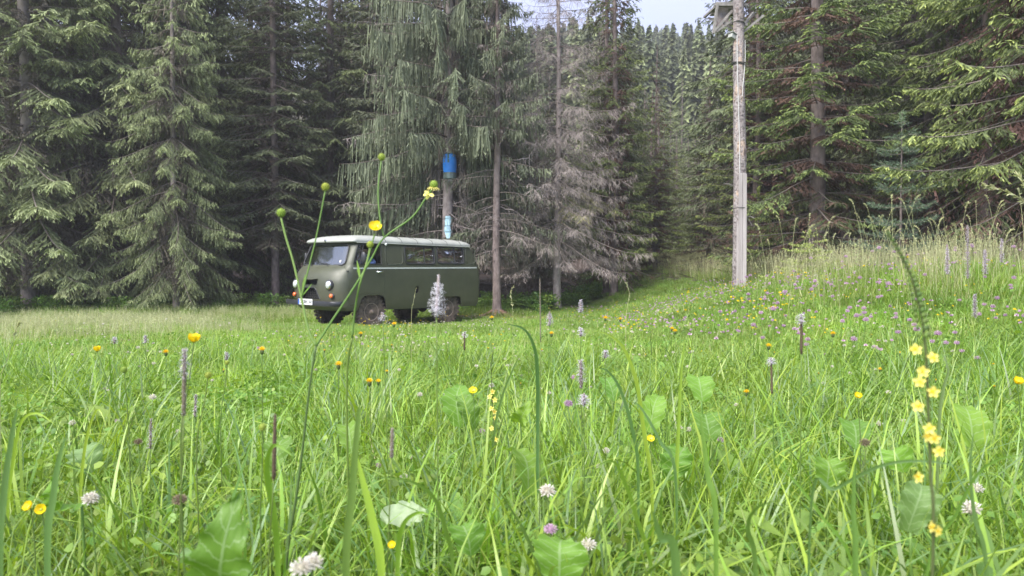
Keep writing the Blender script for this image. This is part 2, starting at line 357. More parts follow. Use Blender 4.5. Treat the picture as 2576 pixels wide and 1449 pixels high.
# ------------------------------------------------------------------ spruce crowns
def unit(v): return v / np.maximum(np.linalg.norm(v, axis=-1, keepdims=True), 1e-9)
def twig_ribbons(P, D, L, Wd, T0, T1, rng, sag=0.15, nseg=2):
    """ribbons from P along D; returns V, Q, T(ris), tint"""
    n = len(P)
    rv = rng.normal(size=(n, 3)); rv[:, 2] += 0.6
    S = unit(np.cross(D, rv)) * Wd[:, None] * 0.5
    L_ = L[:, None]; down = np.array([0, 0, -1.0])
    a = P; m = P + D * L_ * 0.55 + down * L_ * sag * 0.3; e = P + D * L_ + down * L_ * sag
    V = np.stack([a - S * .7, a + S * .7, m + S, m - S, e], 1).reshape(-1, 3)
    o = (np.arange(n) * 5)[:, None]
    Q = o + np.array([[0, 1, 2, 3]]); T = o + np.array([[3, 2, 4]])
    tm = T0 * .55 + T1 * .45
    t = np.stack([T0, T0, tm, tm, T1], 1).reshape(-1)
    return V, Q, T, t

def make_crown(seed, H=19, z0=2.0, R=3.0, whorl=0.42, nb=(5, 7), e0=-12, sag=25, up=35, lat=0.33, latstep=.07, latdroop=25, sub=.075, sublen=.13,
               hang=0.0, tw=.028, bright=.6, inner=.35, dead_below=0, dead_all=False, top_z=10.5, shape=0.75, skip=0.0, limb=.022, gapaz=None, density=1.0, ragged=.25, patch=None, hanglen=.45, front=None):
    rng = np.random.default_rng(seed)
    Vs, Qs, Ts, Tt, Qm, Tm = [], [], [], [], [], []; off = 0
    def push(V, Q, T, t, mi):
        nonlocal off
        Vs.append(V); Qs.append(Q + off); Ts.append(T + off); Tt.append(t); Qm.append(np.full(len(Q), mi)); Tm.append(np.full(len(T), mi)); off += len(V)
    z = z0
    SP, SD, SL, SW, S0, S1 = [], [], [], [], [], []
    while z < H - 0.25:
        rel = (z - z0) / (H - z0)
        Rz = R * (1 - rel) ** shape * (0.8 + 0.2 * min(1, (z - z0 + .6) / 1.8))
        coarse = 1.0 if z < top_z else 1.9
        k = rng.integers(nb[0], nb[1] + 1); az0 = rng.uniform(0, 6.28)
        for j in range(k):
            if rng.random() < skip: continue
            az = az0 + j * 6.283 / k + rng.normal(0, .22)
            L = Rz * rng.uniform(1 - ragged, 1 + ragged * .6); zb = z + rng.uniform(-.18, .18)
            if L < 0.12: continue
            fa = abs((az + math.pi / 2 + math.pi) % (2 * math.pi) - math.pi)
            if front and fa < front[0] and z < front[1]: continue
            ns = 9; s = np.linspace(0, 1, ns)
            ee = np.radians((e0 + 30 * rel) + rng.normal(0, 5) - sag * np.sin(s * np.pi * .75) * (1 - rel * .5) + up * s ** 2.2)
            azs = az + rng.normal(0, .12) * s
            dr = np.cos(ee); P = np.zeros((ns, 3))
            st = L / (ns - 1)
            dd = np.stack([dr * np.cos(azs), dr * np.sin(azs), np.sin(ee)], 1)
            P[1:] = np.cumsum(dd[:-1] * st, 0); P[:, 2] += zb
            # limb: three sided tube
            rad = limb * (L / 3 + .25) * (1 - s * .88)
            u = unit(np.cross(dd, [0, 0, 1.0])); w = np.cross(u, dd)
            ring = np.stack([P + (u * math.cos(a) + w * math.sin(a)) * rad[:, None] for a in (0, 2.09, 4.19)], 1).reshape(-1, 3)
            qi = [(i * 3 + a, i * 3 + (a + 1) % 3, (i + 1) * 3 + (a + 1) % 3, (i + 1) * 3 + a) for i in range(ns - 1) for a in range(3)]
            push(ring, np.array(qi), np.zeros((0, 3), int), np.full(len(ring), .1), 1)
            dead = dead_all or (zb < dead_below and rng.random() < .8)
            isgreen = True
            if patch is not None and dead_all: isgreen = rng.random() < patch(zb)
            # laterals
            nl = max(4, int(L / (latstep * coarse) * density))
            t = np.sort(rng.uniform(.10, 1, nl)); t = np.clip(t, 0, .995)
            side = np.where(np.arange(nl) % 2 == 0, 1., -1.)
            fi = t * (ns - 1); i0 = fi.astype(int); f = (fi - i0)[:, None]
            B = P[i0] * (1 - f) + P[np.minimum(i0 + 1, ns - 1)] * f; A = dd[i0]; U = u[i0] * side[:, None]
            ll = np.minimum(L, 2.6) * lat * ((1 - t) ** .6 * .95 + .16) * np.clip(t * 4, .35, 1) * rng.uniform(.6, 1.25, nl)
            ang = np.radians(rng.uniform(42, 66, nl))
            LD = A * np.cos(ang)[:, None] + U * np.sin(ang)[:, None]
            dro = np.radians(latdroop * rng.uniform(.4, 1.5, nl))
            LD[:, 2] -= np.tan(dro) * .8; 
            if hang > 0:
                hm = rng.random(nl) < hang
                LD[hm] = np.stack([LD[hm, 0] * .14, LD[hm, 1] * .14, np.full(hm.sum(), -1.0)], 1)
                ll[hm] = rng.uniform(.25, 1, hm.sum()) * hanglen * min(1.2, (.45 + L / 3))
            LD = unit(LD)
            it = np.clip(t * 1.25 - inner, 0, 1)      # brown near the trunk, green outward
            base_t = np.where(it < .05, .12, .38 + .22 * it + rng.normal(0, .05, nl))
            if dead and not (patch is not None and isgreen and patch(zb) > 0): base_t = rng.uniform(0, .5, nl)
            elif dead_all: base_t = np.where(rng.random(nl) < .6, rng.uniform(.7, 1, nl), .3)
            tipb = base_t + bright * (t ** 1.5) * .45
            if dead and not dead_all: tipb = base_t
            deadw = .45 if dead else 1.0
            SP.append(B); SD.append(LD); SL.append(ll); SW.append(np.full(nl, tw * .9 * deadw * coarse ** .7)); S0.append(base_t); S1.append(np.minimum(tipb, 1))
            # sub twigs
            cnt = np.maximum(0, (ll / (sub * coarse))).astype(int)
            if hang > 0: cnt = np.where(hm, (cnt * .45).astype(int), cnt)
            idx = np.repeat(np.arange(nl), cnt); m = len(idx)
            if m:
                q = rng.uniform(.12, 1.0, m)
                SB = B[idx] + LD[idx] * (ll[idx] * q)[:, None]; SB[:, 2] -= ll[idx] * q ** 2 * .12
                sd = np.where(rng.random(m) < .5, 1., -1.)
                nrm = unit(np.cross(LD[idx], np.array([0, 0, 1.]) + rng.normal(0, .35, (m, 3))))
                an = np.radians(rng.uniform(30, 55, m))
                DD = LD[idx] * np.cos(an)[:, None] + nrm * (np.sin(an) * sd)[:, None]; DD[:, 2] -= .25 + .3 * (latdroop / 60)
                DD = unit(DD)
                SP.append(SB); SD.append(DD); SL.append(sublen * coarse ** .5 * rng.uniform(.5, 1.35, m) * (1.1 - .5 * q)); SW.append(np.full(m, tw * deadw * coarse ** .7) * rng.uniform(.7, 1.2, m))
                t0 = base_t[idx] + rng.normal(0, .03, m)
                if dead and not dead_all: t1 = t0
                elif dead_all: t1 = t0
                else:
                    tipsel = (rng.random(m) < .30 + .6 * q * t[idx])
                    t1 = np.where(base_t[idx] > .3, t0 + np.where(tipsel, bright * rng.uniform(.4, 1.0, m) * (.45 + .55 * t[idx]), .05), t0)
                S0.append(np.clip(t0, 0, 1)); S1.append(np.clip(t1, 0, 1))
        z += whorl * rng.uniform(.75, 1.25) * (1 if z < top_z else 1.25)
    P = np.concatenate(SP); D = np.concatenate(SD); L = np.concatenate(SL); Wd = np.concatenate(SW); a = np.concatenate(S0); c = np.concatenate(S1)
    V, Q, T, t = twig_ribbons(P, D, L, Wd, a, c, rng)
    push(V, Q, T, t, 0)
    # leader
    ntris = sum(len(q) for q in Qs) * 2 + sum(len(q) for q in Ts)
    me = np_mesh('crown', np.concatenate(Vs), np.concatenate(Qs), np.concatenate(Ts), np.concatenate(Qm), np.concatenate(Tm), attrs={'tint': np.concatenate(Tt)})
    print('crown', seed, 'tris', ntris)
    return me

def make_trunk(seed, H, r0, flare=1.5, n=12, lean=0.0, top=.03, stubs=14, zst=(0.8, 4.5)):
    rng = random.Random(seed); m = MB()
    zz = [-0.5, 0.0, .08, .2, .45] + [.45 + (H - .45) * (i / 24) for i in range(1, 25)]
    vs = []
    for z in zz:
        fl = 1 + (flare - 1) * math.exp(-max(z, 0) * 7)
        r = (r0 * (1 - max(z, 0) / H) ** .85 + top * .5) * fl
        for j in range(n):
            a = 2 * math.pi * j / n
            rr = r * (1 + rng.uniform(-.05, .05) + (.16 * math.sin(a * 4 + seed) * (fl - 1) * 2))
            vs.append((rr * math.cos(a) + .04 * math.sin(z * .5 + seed) * min(1, z / 3) + lean * z, rr * math.sin(a) + .04 * math.cos(z * .4) * min(1, max(z, 0) / 3), z))
    k = len(zz)
    m.add(vs, [(i * n + j, i * n + (j + 1) % n, (i + 1) * n + (j + 1) % n, (i + 1) * n + j) for i in range(k - 1) for j in range(n)])
    for _ in range(stubs):
        z = rng.uniform(*zst); a = rng.uniform(0, 6.28); r = r0 * (1 - z / H) ** .85; L = rng.choice([.05, .12, .3, .6])
        d = Vector((math.cos(a), math.sin(a), rng.uniform(-.3, .2)))
        b0 = Vector((math.cos(a) * r * .8, math.sin(a) * r * .8, z))
        m.tube([b0, b0 + d * (r * .2 + L * .5), b0 + d * (r * .2 + L) + Vector((0, 0, -.08 * L))], [.014, .010, .004], 4, 0)
    me = bpy.data.meshes.new('trunk'); me.from_pydata(m.v, [], m.f); me.polygons.foreach_set('use_smooth', [True] * len(m.f)); me.update()
    return me

SPEC = {
 'droop': dict(seed=11, H=20, z0=1.7, R=4.1, e0=-14, sag=22, up=36, latdroop=34, bright=.85, ragged=.35, nb=(5, 7), whorl=.47, lat=.34, latstep=.044, sub=.046, sublen=.15, tw=.03, skip=.06),
 'droop_b': dict(seed=12, H=21, z0=2.0, R=3.9, e0=-14, sag=26, up=30, latdroop=40, bright=.7, ragged=.35, nb=(5, 7), whorl=.47, lat=.34, latstep=.046, sub=.048, sublen=.15, tw=.03, skip=.08),
 'layer': dict(seed=13, H=21, z0=2.4, R=2.5, e0=-12, sag=10, up=14, latdroop=16, bright=.35, nb=(6, 8), whorl=.42, latstep=.05, sub=.055, dead_below=3.0, lat=.34),
 'dark': dict(seed=14, H=20, z0=3.2, R=2.5, e0=-16, sag=14, up=24, latdroop=30, bright=.35, nb=(6, 7), whorl=.42, latstep=.06, sub=.065, tw=.036, dead_below=5.0),
 'dark_b': dict(seed=15, H=22, z0=2.2, R=2.8, e0=-20, sag=12, up=24, latdroop=26, bright=.45, nb=(6, 7), whorl=.42, latstep=.06, sub=.065, tw=.036, dead_below=3.6),
 'hang': dict(front=(1.0, 5.2), seed=16, H=21, z0=2.7, R=3.1, e0=-4, sag=20, up=12, latdroop=60, bright=.3, hang=.8, hanglen=.72, latstep=.017, sub=.11, tw=.032, nb=(6, 8), whorl=.42, lat=.30, limb=.026, inner=.22, dead_below=3.4),
 'lichen': dict(front=(.9, 5.0), seed=17, H=13.5, z0=1.9, R=1.9, e0=-4, sag=28, up=30, latdroop=45, bright=.25, hang=.6, hanglen=.42, latstep=.026, sub=.055, tw=.026, dead_below=4.6, nb=(6, 7), whorl=.42, ragged=.4, inner=.4),
 'dead': dict(seed=18, H=13.5, z0=2.3, R=3.3, e0=-18, sag=16, up=50, latdroop=38, hang=.25, hanglen=.34, latstep=.044, sub=.048, sublen=.17, tw=.015, dead_all=True, nb=(6, 8), whorl=.38, shape=.8, lat=.24, limb=.02,
              patch=lambda z: .3 if 2.6 < z < 4.6 else (.03 if z < 7 else 0)),
 'fresh': dict(seed=19, H=19, z0=0.9, R=2.9, e0=-8, sag=16, up=40, latdroop=18, bright=.95, nb=(5, 7), whorl=.44, latstep=.05, sub=.052, sublen=.14, tw=.032, ragged=.3, dead_below=2.7, inner=.42, lat=.3),
 'fresh_b': dict(seed=20, H=20, z0=1.3, R=3.0, e0=-12, sag=14, up=34, latdroop=24, bright=.8, nb=(5, 7), whorl=.44, latstep=.05, sub=.052, sublen=.14, tw=.032, ragged=.35, dead_below=2.2, inner=.38, lat=.3),
}
CROWN = {k: make_crown(**v) for k, v in SPEC.items()}
TRUNK = {k: make_trunk(v['seed'], v['H'], {'lichen': .13, 'dead': .15, 'hang': .17, 'droop': .22, 'droop_b': .20, 'fresh': .19}.get(k, .16), flare=1.9 if k == 'lichen' else 1.45, stubs=18, zst=(.8, v['z0'] + 1.5)) for k, v in SPEC.items()}

def tree(kind, x, y, label, leaf, rz=0, s=1.0, sxy=1.0, group=None, bark='bark', tr=1.0, dz=0.0):
    r = empty('spruce_tree', (x, y, gzf(x, y) - .05 + dz), rz, label, 'tree', group)
    t = bpy.data.objects.new('trunk', TRUNK[kind]); COL.objects.link(t); t.parent = r
    if not TRUNK[kind].materials: TRUNK[kind].materials.append(G['bark'])
    t.material_slots[0].link = 'OBJECT'; t.material_slots[0].material = G[bark]; t.scale = (s * tr, s * tr, s)
    c = bpy.data.objects.new('crown', CROWN[kind]); COL.objects.link(c); c.parent = r
    if not CROWN[kind].materials:
        CROWN[kind].materials.append(G[leaf]); CROWN[kind].materials.append(G['bark_limb'])
    c.material_slots[0].link = 'OBJECT'; c.material_slots[0].material = G[leaf]; c.scale = (s * sxy, s * sxy, s)
    return r
def T(px, d): p = W(px, 700, d); return p.x, p.y
FR = [  # kind, px, depth, label, leaf, rz, s, sxy, bark, trunk scale
 ('droop', 75, 22.0, 'big spruce at far left with thick grey trunk and light green drooping boughs', 'spruce_light', .4, 1.0, 1.12, 'bark_pale', 1.0),
 ('droop_b', 300, 23.4, 'big spruce with a thick brown trunk, second trunk from the left edge, light tipped boughs', 'spruce_light', 2.1, 1.0, 1.12, 'bark', 1.05),
 ('droop_b', 442, 21.4, 'slim pale trunked spruce between the two big left spruces and the dark layered one', 'spruce_light', 4.0, .72, .72, 'bark_pale', .62),
 ('layer', 693, 24.6, 'dark spruce with flat layered boughs left of the van roof', 'spruce_dark', 1.2, 1.0, 1.0, 'bark', .8),
 ('droop', 560, 27.5, 'tall light green spruce rising behind the dark layered one', 'spruce_light', 1.9, 1.08, 1.0, 'bark', .9),
 ('dark_b', 835, 27.0, 'green spruce directly behind the front of the van', 'spruce_light', .3, 1.05, .95, 'bark', .9),
 ('hang', 1130, 21.8, 'spruce with long hanging grey green twigs carrying the blue barrel', 'spruce_grey', .15, 1.0, 1.0, 'bark_pale', .95),
 ('lichen', 1250, 20.9, 'sparse lichen hung spruce with red brown root flare right of the van', 'spruce_grey', .0, 1.0, 1.0, 'bark', .85),
 ('dead', 1402, 22.4, 'dying grey spruce of bare curved twigs with yellow green patches low down', 'spruce_dead', 1.1, .95, 1.0, 'bark_pale', .80),
 ('fresh_b', 1545, 26.0, 'tall dark green spruce left of the hill gap', 'spruce_fresh', 3.0, .78, .80, 'bark', 1.0),
 ('fresh', 1900, 23.5, 'olive green spruce right of the hill gap behind the bare pole', 'spruce_fresh', 2.2, .62, 1.15, 'bark', 1.1),
 ('fresh', 2050, 18.6, 'bright tipped spruce with dark reddish lower twigs right of the bare pole', 'spruce_fresh', 5.0, 1.0, .98, 'bark', 1.0),
 ('fresh_b', 2640, 12.6, 'near spruce reaching in from the right edge with fresh green boughs', 'spruce_fresh', 1.0, .92, .9, 'bark', 1.0),
 ('fresh_b', 2330, 21.0, 'dark spruce behind the little pine', 'spruce_dark', 4.1, 1.05, 1.0, 'bark', .9),
 ('hang', 2230, 25.0, 'tall hanging twigged spruce top between the two bright right hand spruces', 'spruce_dark', 1.3, 1.1, .95, 'bark', .9),
 ('dark_b', 2470, 18.0, 'dim olive spruce just left of the near right edge spruce', 'spruce_fresh', 2.9, 1.0, 1.0, 'bark', 1.0),
 ('droop', -150, 24.0, 'spruce cut off by the left edge, its boughs reaching in', 'spruce_light', 3.3, 1.0, 1.0, 'bark', 1.0),
 ('fresh_b', 1700, 40.0, 'smaller pale green spruce standing in the open gap under the hill', 'spruce_light', .5, .36, .9, 'bark', 1.2),
 ('fresh', 1590, 33.0, 'green spruce at the left side of the gap, behind the tall dark one', 'spruce_light', 1.5, .48, .9, 'bark', 1.1),
 ('layer', 985, 26.5, 'dark spruce seen through the hanging twigs above the cab roof', 'spruce_grey', 2.2, 1.05, 1.0, 'bark', .9),
 ('fresh', 1782, 27.0, 'small olive spruce filling the right side of the glade mouth', 'spruce_fresh', .9, .42, 1.35, 'bark', 1.2),
 ('fresh_b', 1648, 30.0, 'small green spruce filling the left side of the glade mouth', 'spruce_fresh', 2.9, .46, 1.3, 'bark', 1.2),
 ('droop', 188, 26.0, 'light green spruce filling the space between the two big left trunks', 'spruce_light', 5.1, 1.0, 1.05, 'bark', .9),
 ('droop_b', 455, 26.5, 'light green spruce close behind the slim pale trunk', 'spruce_light', 1.1, 1.05, 1.05, 'bark', .9),
 ('dark', 1330, 29.5, 'dark spruce filling the space between the sparse and the dying spruces', 'spruce_grey', 3.2, .42, 1.3, 'bark', 1.4),
]
for (k, px, d, lab, leaf, rz, s, sxy, bk, tr_) in FR:
    x, y = T(px, d); tree(k, x, y, lab, leaf, rz, s, sxy, 'spruces along the meadow edge', bk, tr_)

# rows of forest behind
rng = random.Random(77); placed = [T(f[1], f[2]) for f in FR]
kinds = ['dark', 'dark', 'dark_b', 'layer', 'dark']
nb_ = 0
for row, (y0, step) in enumerate([(27.5, 2.7), (31, 3.0), (35, 3.2), (40, 3.6), (47, 4.2), (56, 5.5)]):
    x = -y0 * .95
    while x < y0 * .95:
        px = x + rng.uniform(-.8, .8); py = y0 + rng.uniform(-1.4, 1.4)
        gap = ((.165 if row < 1 else .125) < px / py < (.29 if row < 1 else .33))
        if not gap and all((px - a) ** 2 + (py - b_) ** 2 > 2.6 for a, b_ in placed):
            placed.append((px, py)); nb_ += 1
            tree(rng.choice(kinds), px, py, 'dim spruce of the forest interior standing among many alike behind the front row', 'spruce_dark' if rng.random() < .6 else 'spruce_grey', rng.uniform(0, 6.28), rng.uniform(.9, 1.15) * (.48 if -.065 < px / py < .12 else 1), rng.uniform(.85, 1.05) * (1.5 if -.065 < px / py < .12 else 1), 'dim spruces of the forest interior', 'bark', rng.uniform(.7, 1.0))
        x += step
for px, d in ((1618, 34), (1637, 35.5), (1652, 34.6)):
    x, y = T(px, d)
    tree('dark', x, y, {1618: 'leftmost of three thin dark trunks against the bright glade', 1637: 'middle of three thin dark trunks against the bright glade', 1652: 'rightmost of three thin dark trunks against the bright glade'}[px], 'spruce_dark', px, .42, .5, 'thin dark trunks in front of the bright glade', 'bark', 1.6)
ORD = ['leftmost', 'second', 'third', 'fourth', 'fifth', 'sixth', 'seventh', 'eighth', 'ninth', 'tenth', 'eleventh', 'twelfth', 'rightmost']
GLADE = [(1640, 47, .40, 'fresh', 'spruce_light'), (1668, 52, .48, 'layer', 'spruce_light'), (1700, 49, .38, 'fresh_b', 'spruce_fresh'), (1728, 54, .47, 'fresh', 'spruce_light'), (1755, 48, .42, 'layer', 'spruce_light'), (1785, 50, .46, 'fresh_b', 'spruce_fresh'), (1684, 59, .62, 'droop', 'spruce_light'), (1745, 61, .60, 'fresh', 'spruce_light'), (1625, 57, .60, 'layer', 'spruce_dark'), (1800, 58, .62, 'layer', 'spruce_dark'), (1712, 66, .7, 'layer', 'spruce_light'), (1655, 67, .7, 'fresh_b', 'spruce_light'), (1775, 68, .7, 'droop', 'spruce_light')]
for i, (px, d, sc_, k, lf) in enumerate(GLADE):
    o_ = ORD[sorted(g[0] for g in GLADE).index(px)]
    x, y = T(px, d); tree(k, x, y, ('%s of the small spruces closing the glade below the hill gap' % o_) if o_.endswith('most') else ('%s from the left of the small spruces closing the glade below the hill gap' % o_), lf, i * 1.7, sc_, 1.15, 'small spruces closing the glade', 'bark', 1.0)
# right side flank, nearer because the meadow narrows
for i, (x, y) in enumerate([(13.5, 21), (16.5, 17), (19, 22), (15, 26), (11, 24.5), (20, 14), (22, 27), (8.2, 25.5)]):
    tree(kinds[i % 5], x, y, 'dim spruce of the forest interior standing among many alike behind the front row', 'spruce_dark', i * 1.3, 1.0, 1.05, 'dim spruces of the forest interior', 'bark', .9)

# ------------------------------------------------------------------ geometry-node scatter of stuff
def scatter(name, pts, rot, scl, idx, sources, kind='stuff', tilt=None):
    coll = bpy.data.collections.new(name + '_sources')
    for i, o in enumerate(sources):
        for c in list(o.users_collection): c.objects.unlink(o)
        coll.objects.link(o)
        o.name = '%s_piece_%02d' % (name, i) 
    me = bpy.data.meshes.new(name); me.vertices.add(len(pts)); me.vertices.foreach_set('co', np.asarray(pts, np.float32).ravel())
    rr = np.zeros((len(pts), 3), np.float32); rr[:, 2] = rot
    if tilt is not None: rr[:, :2] = tilt
    a = me.attributes.new('rot', 'FLOAT_VECTOR', 'POINT'); a.data.foreach_set('vector', rr.ravel())
    a = me.attributes.new('scl', 'FLOAT', 'POINT'); a.data.foreach_set('value', np.asarray(scl, np.float32))
    a = me.attributes.new('idx', 'INT', 'POINT'); a.data.foreach_set('value', np.asarray(idx, np.int32))
    o = bpy.data.objects.new(name, me); COL.objects.link(o)
    ng = bpy.data.node_groups.new(name + '_nodes', 'GeometryNodeTree')
    ng.interface.new_socket('Geometry', in_out='INPUT', socket_type='NodeSocketGeometry'); ng.interface.new_socket('Geometry', in_out='OUTPUT', socket_type='NodeSocketGeometry')
    N = ng.nodes; K = ng.links
    gi = N.new('NodeGroupInput'); go = N.new('NodeGroupOutput'); ci = N.new('GeometryNodeCollectionInfo'); ci.inputs['Collection'].default_value = coll
    ci.inputs['Separate Children'].default_value = True; ci.inputs['Reset Children'].default_value = True
    ip = N.new('GeometryNodeInstanceOnPoints'); ip.inputs['Pick Instance'].default_value = True
    def na(nm, dt):
        q = N.new('GeometryNodeInputNamedAttribute'); q.data_type = dt; q.inputs['Name'].default_value = nm; return q.outputs['Attribute']
    K.new(gi.outputs[0], ip.inputs['Points']); K.new(ci.outputs[0], ip.inputs['Instance']); K.new(na('idx', 'INT'), ip.inputs['Instance Index'])
    er = N.new('FunctionNodeEulerToRotation'); K.new(na('rot', 'FLOAT_VECTOR'), er.inputs[0]); K.new(er.outputs[0], ip.inputs['Rotation'])
    K.new(na('scl', 'FLOAT'), ip.inputs['Scale']); K.new(ip.outputs[0], go.inputs[0])
    md = o.modifiers.new('scatter', 'NODES'); md.node_group = ng
    return tag(o, kind=kind)

# far hillside wood
def far_tree(seed):
    rng = np.random.default_rng(seed); V = []; Q = []; Tt = []; tn = []
    H = 15; n = 0
    P = []; D = []; L = []; Wd = []; a = []; c = []
    for i in range(420):
        rel = rng.random() ** .8; z = 1.5 + rel * (H - 1.7); r = (1 - rel) ** .85 * 2.6 + .15
        az = rng.uniform(0, 6.28)
        P.append((0, 0, z)); D.append((math.cos(az), math.sin(az), -.25)); L.append(r * rng.uniform(.7, 1.15)); Wd.append(.28 + .3 * (1 - rel)); a.append(.3 + .2 * rng.random()); c.append(.55 + .4 * rng.random())
    V, Q, T_, t = twig_ribbons(np.array(P, float), unit(np.array(D)), np.array(L), np.array(Wd), np.array(a), np.array(c), rng, sag=.3)
    return np_mesh('far_spruce', V, Q, T_, attrs={'tint': t})
ft = [obj('far_spruce', far_tree(i), G['spruce_dark'] if i != 2 else G['spruce_light']) for i in (1, 2, 3, 4)]
rg = np.random.default_rng(9)
n = 9500; yy = rg.uniform(62, 475, n) ; xx = rg.uniform(-.25, .75, n) * yy
keep = ~((xx / yy > .16) & (xx / yy < .29) & (yy < 68)); xx = xx[keep]; yy = yy[keep]
scatter('distant_spruce_forest', np.stack([xx, yy, gz(xx, yy)], 1), rg.uniform(0, 6.28, len(xx)), rg.uniform(.65, 1.35, len(xx)), rg.integers(0, 4, len(xx)), ft)
# ------------------------------------------------------------------ the van (local: x to the rear, y to its right, side towards the camera is y < 0)
C_OLIVE = (.068, .073, .046)
def paint(name, col, rough=.38, dirt=.5):
    m, nt, b = newmat(name)
    tcn = nt.nodes.new('ShaderNodeTexCoord'); sp = nt.nodes.new('ShaderNodeSeparateXYZ'); nt.links.new(tcn.outputs['Object'], sp.inputs[0])
    n = nt.nodes.new('ShaderNodeTexNoise'); n.inputs['Scale'].default_value = 3.5; n.inputs['Detail'].default_value = 8; n.inputs['Roughness'].default_value = .65
    nt.links.new(tcn.outputs['Object'], n.inputs['Vector'])
    r = nt.nodes.new('ShaderNodeValToRGB'); r.color_ramp.elements[0].position = .3; r.color_ramp.elements[1].position = .72
    r.color_ramp.elements[0].color = (*[c * .86 for c in col], 1); r.color_ramp.elements[1].color = (*[c * 1.16 for c in col], 1)
    nt.links.new(n.outputs['Fac'], r.inputs[0])
    # mud splashed low on the body
    mr = nt.nodes.new('ShaderNodeMapRange'); mr.inputs['From Min'].default_value = .95; mr.inputs['From Max'].default_value = .3; mr.clamp = True
    nt.links.new(sp.outputs['Z'], mr.inputs['Value'])
    n2 = nt.nodes.new('ShaderNodeTexNoise'); n2.inputs['Scale'].default_value = 9; n2.inputs['Detail'].default_value = 8; nt.links.new(tcn.outputs['Object'], n2.inputs['Vector'])
    mu = nt.nodes.new('ShaderNodeMath'); mu.operation = 'MULTIPLY'; nt.links.new(mr.outputs[0], mu.inputs[0]); nt.links.new(n2.outputs['Fac'], mu.inputs[1])
    m3 = nt.nodes.new('ShaderNodeMath'); m3.operation = 'MULTIPLY'; m3.inputs[1].default_value = dirt; nt.links.new(mu.outputs[0], m3.inputs[0])
    mx_ = nt.nodes.new('ShaderNodeMix'); mx_.data_type = 'RGBA'; mx_.inputs[7].default_value = (.16, .13, .10, 1)
    nt.links.new(m3.outputs[0], mx_.inputs[0]); nt.links.new(r.outputs[0], mx_.inputs[6]); nt.links.new(mx_.outputs[2], b.inputs['Base Color'])
    rr = nt.nodes.new('ShaderNodeMapRange'); rr.inputs['To Min'].default_value = rough - .06; rr.inputs['To Max'].default_value = rough + .16
    nt.links.new(n2.outputs['Fac'], rr.inputs['Value']); nt.links.new(rr.outputs[0], b.inputs['Roughness'])
    bp = nt.nodes.new('ShaderNodeBump'); bp.inputs['Strength'].default_value = .25; bp.inputs['Distance'].default_value = .012
    n4 = nt.nodes.new('ShaderNodeTexNoise'); n4.inputs['Scale'].default_value = 2.2; n4.inputs['Detail'].default_value = 2; nt.links.new(tcn.outputs['Object'], n4.inputs['Vector'])
    nt.links.new(n4.outputs['Fac'], bp.inputs['Height']); nt.links.new(bp.outputs[0], b.inputs['Normal'])
    b.inputs['Specular IOR Level'].default_value = .55
    return m
G['olive'] = paint('olive_drab_paint', C_OLIVE); G['roofpaint'] = paint('faded_roof_paint', (.33, .34, .31), .42, 0)
G['white_line'] = simple('white_trim', (.62, .64, .60), .5, noise=.08)
G['black'] = simple('black_rubber', (.02, .02, .021), .7, noise=.2)
G['blackpaint'] = simple('black_paint', (.028, .029, .033), .4, noise=.25, nscale=10)
G['dark'] = simple('dark_void', (.012, .012, .012), .9)
G['seal'] = simple('window_rubber', (.03, .03, .032), .6)
G['chrome'] = simple('chrome', (.75, .75, .76), .18, 1.0)
G['mud'] = simple('muddy_tyre', (.055, .042, .035), .9, col2=(.21, .15, .12), nscale=7, bump=.6, bscale=30)
G['rim'] = simple('muddy_rim', (.24, .17, .135), .8, col2=(.40, .30, .25), nscale=9, bump=.3)
G['steel'] = simple('underbody_steel', (.035, .033, .03), .8, noise=.3)
G['lens'] = simple('headlight_glass', (.7, .72, .72), .08, .35, spec=.9)
G['amber'] = simple('amber_lens', (.85, .17, .04), .25, spec=.7)
G['red'] = simple('red_lens', (.5, .03, .02), .3)
G['plate'] = simple('plate_white', (.75, .76, .76), .4)
G['plateblue'] = simple('plate_blue', (.03, .10, .45), .4)
G['cloth'] = simple('pale_curtain', (.42, .52, .56), .9, noise=.15)
G['seat'] = simple('seat_vinyl', (.03, .028, .026), .6)
def glassmat(name, tint, GF=.9, rough=.03):
    m, nt, b = newmat(name); out = nt.nodes['Material Output']
    tr = nt.nodes.new('ShaderNodeBsdfTransparent'); tr.inputs[0].default_value = (*tint, 1)
    gl = nt.nodes.new('ShaderNodeBsdfGlossy'); gl.inputs['Roughness'].default_value = rough; gl.inputs['Color'].default_value = (.9, .93, .95, 1)
    lw = nt.nodes.new('ShaderNodeFresnel'); lw.inputs['IOR'].default_value = 1.5
    ma = nt.nodes.new('ShaderNodeMath'); ma.operation = 'MULTIPLY_ADD'; ma.inputs[1].default_value = GF; ma.inputs[2].default_value = .01
    mxs = nt.nodes.new('ShaderNodeMixShader'); nt.links.new(lw.outputs[0], ma.inputs[0]); nt.links.new(ma.outputs[0], mxs.inputs[0])
    nt.links.new(tr.outputs[0], mxs.inputs[1]); nt.links.new(gl.outputs[0], mxs.inputs[2]); nt.links.new(mxs.outputs[0], out.inputs[0])
    return m
G['glass'] = glassmat('window_glass', (.42, .44, .43))
G['shieldglass'] = glassmat('low_gloss_windscreen_glass', (.50, .53, .50), .30, rough=.08)  # bright sky reflection turned down here by the gloss factor

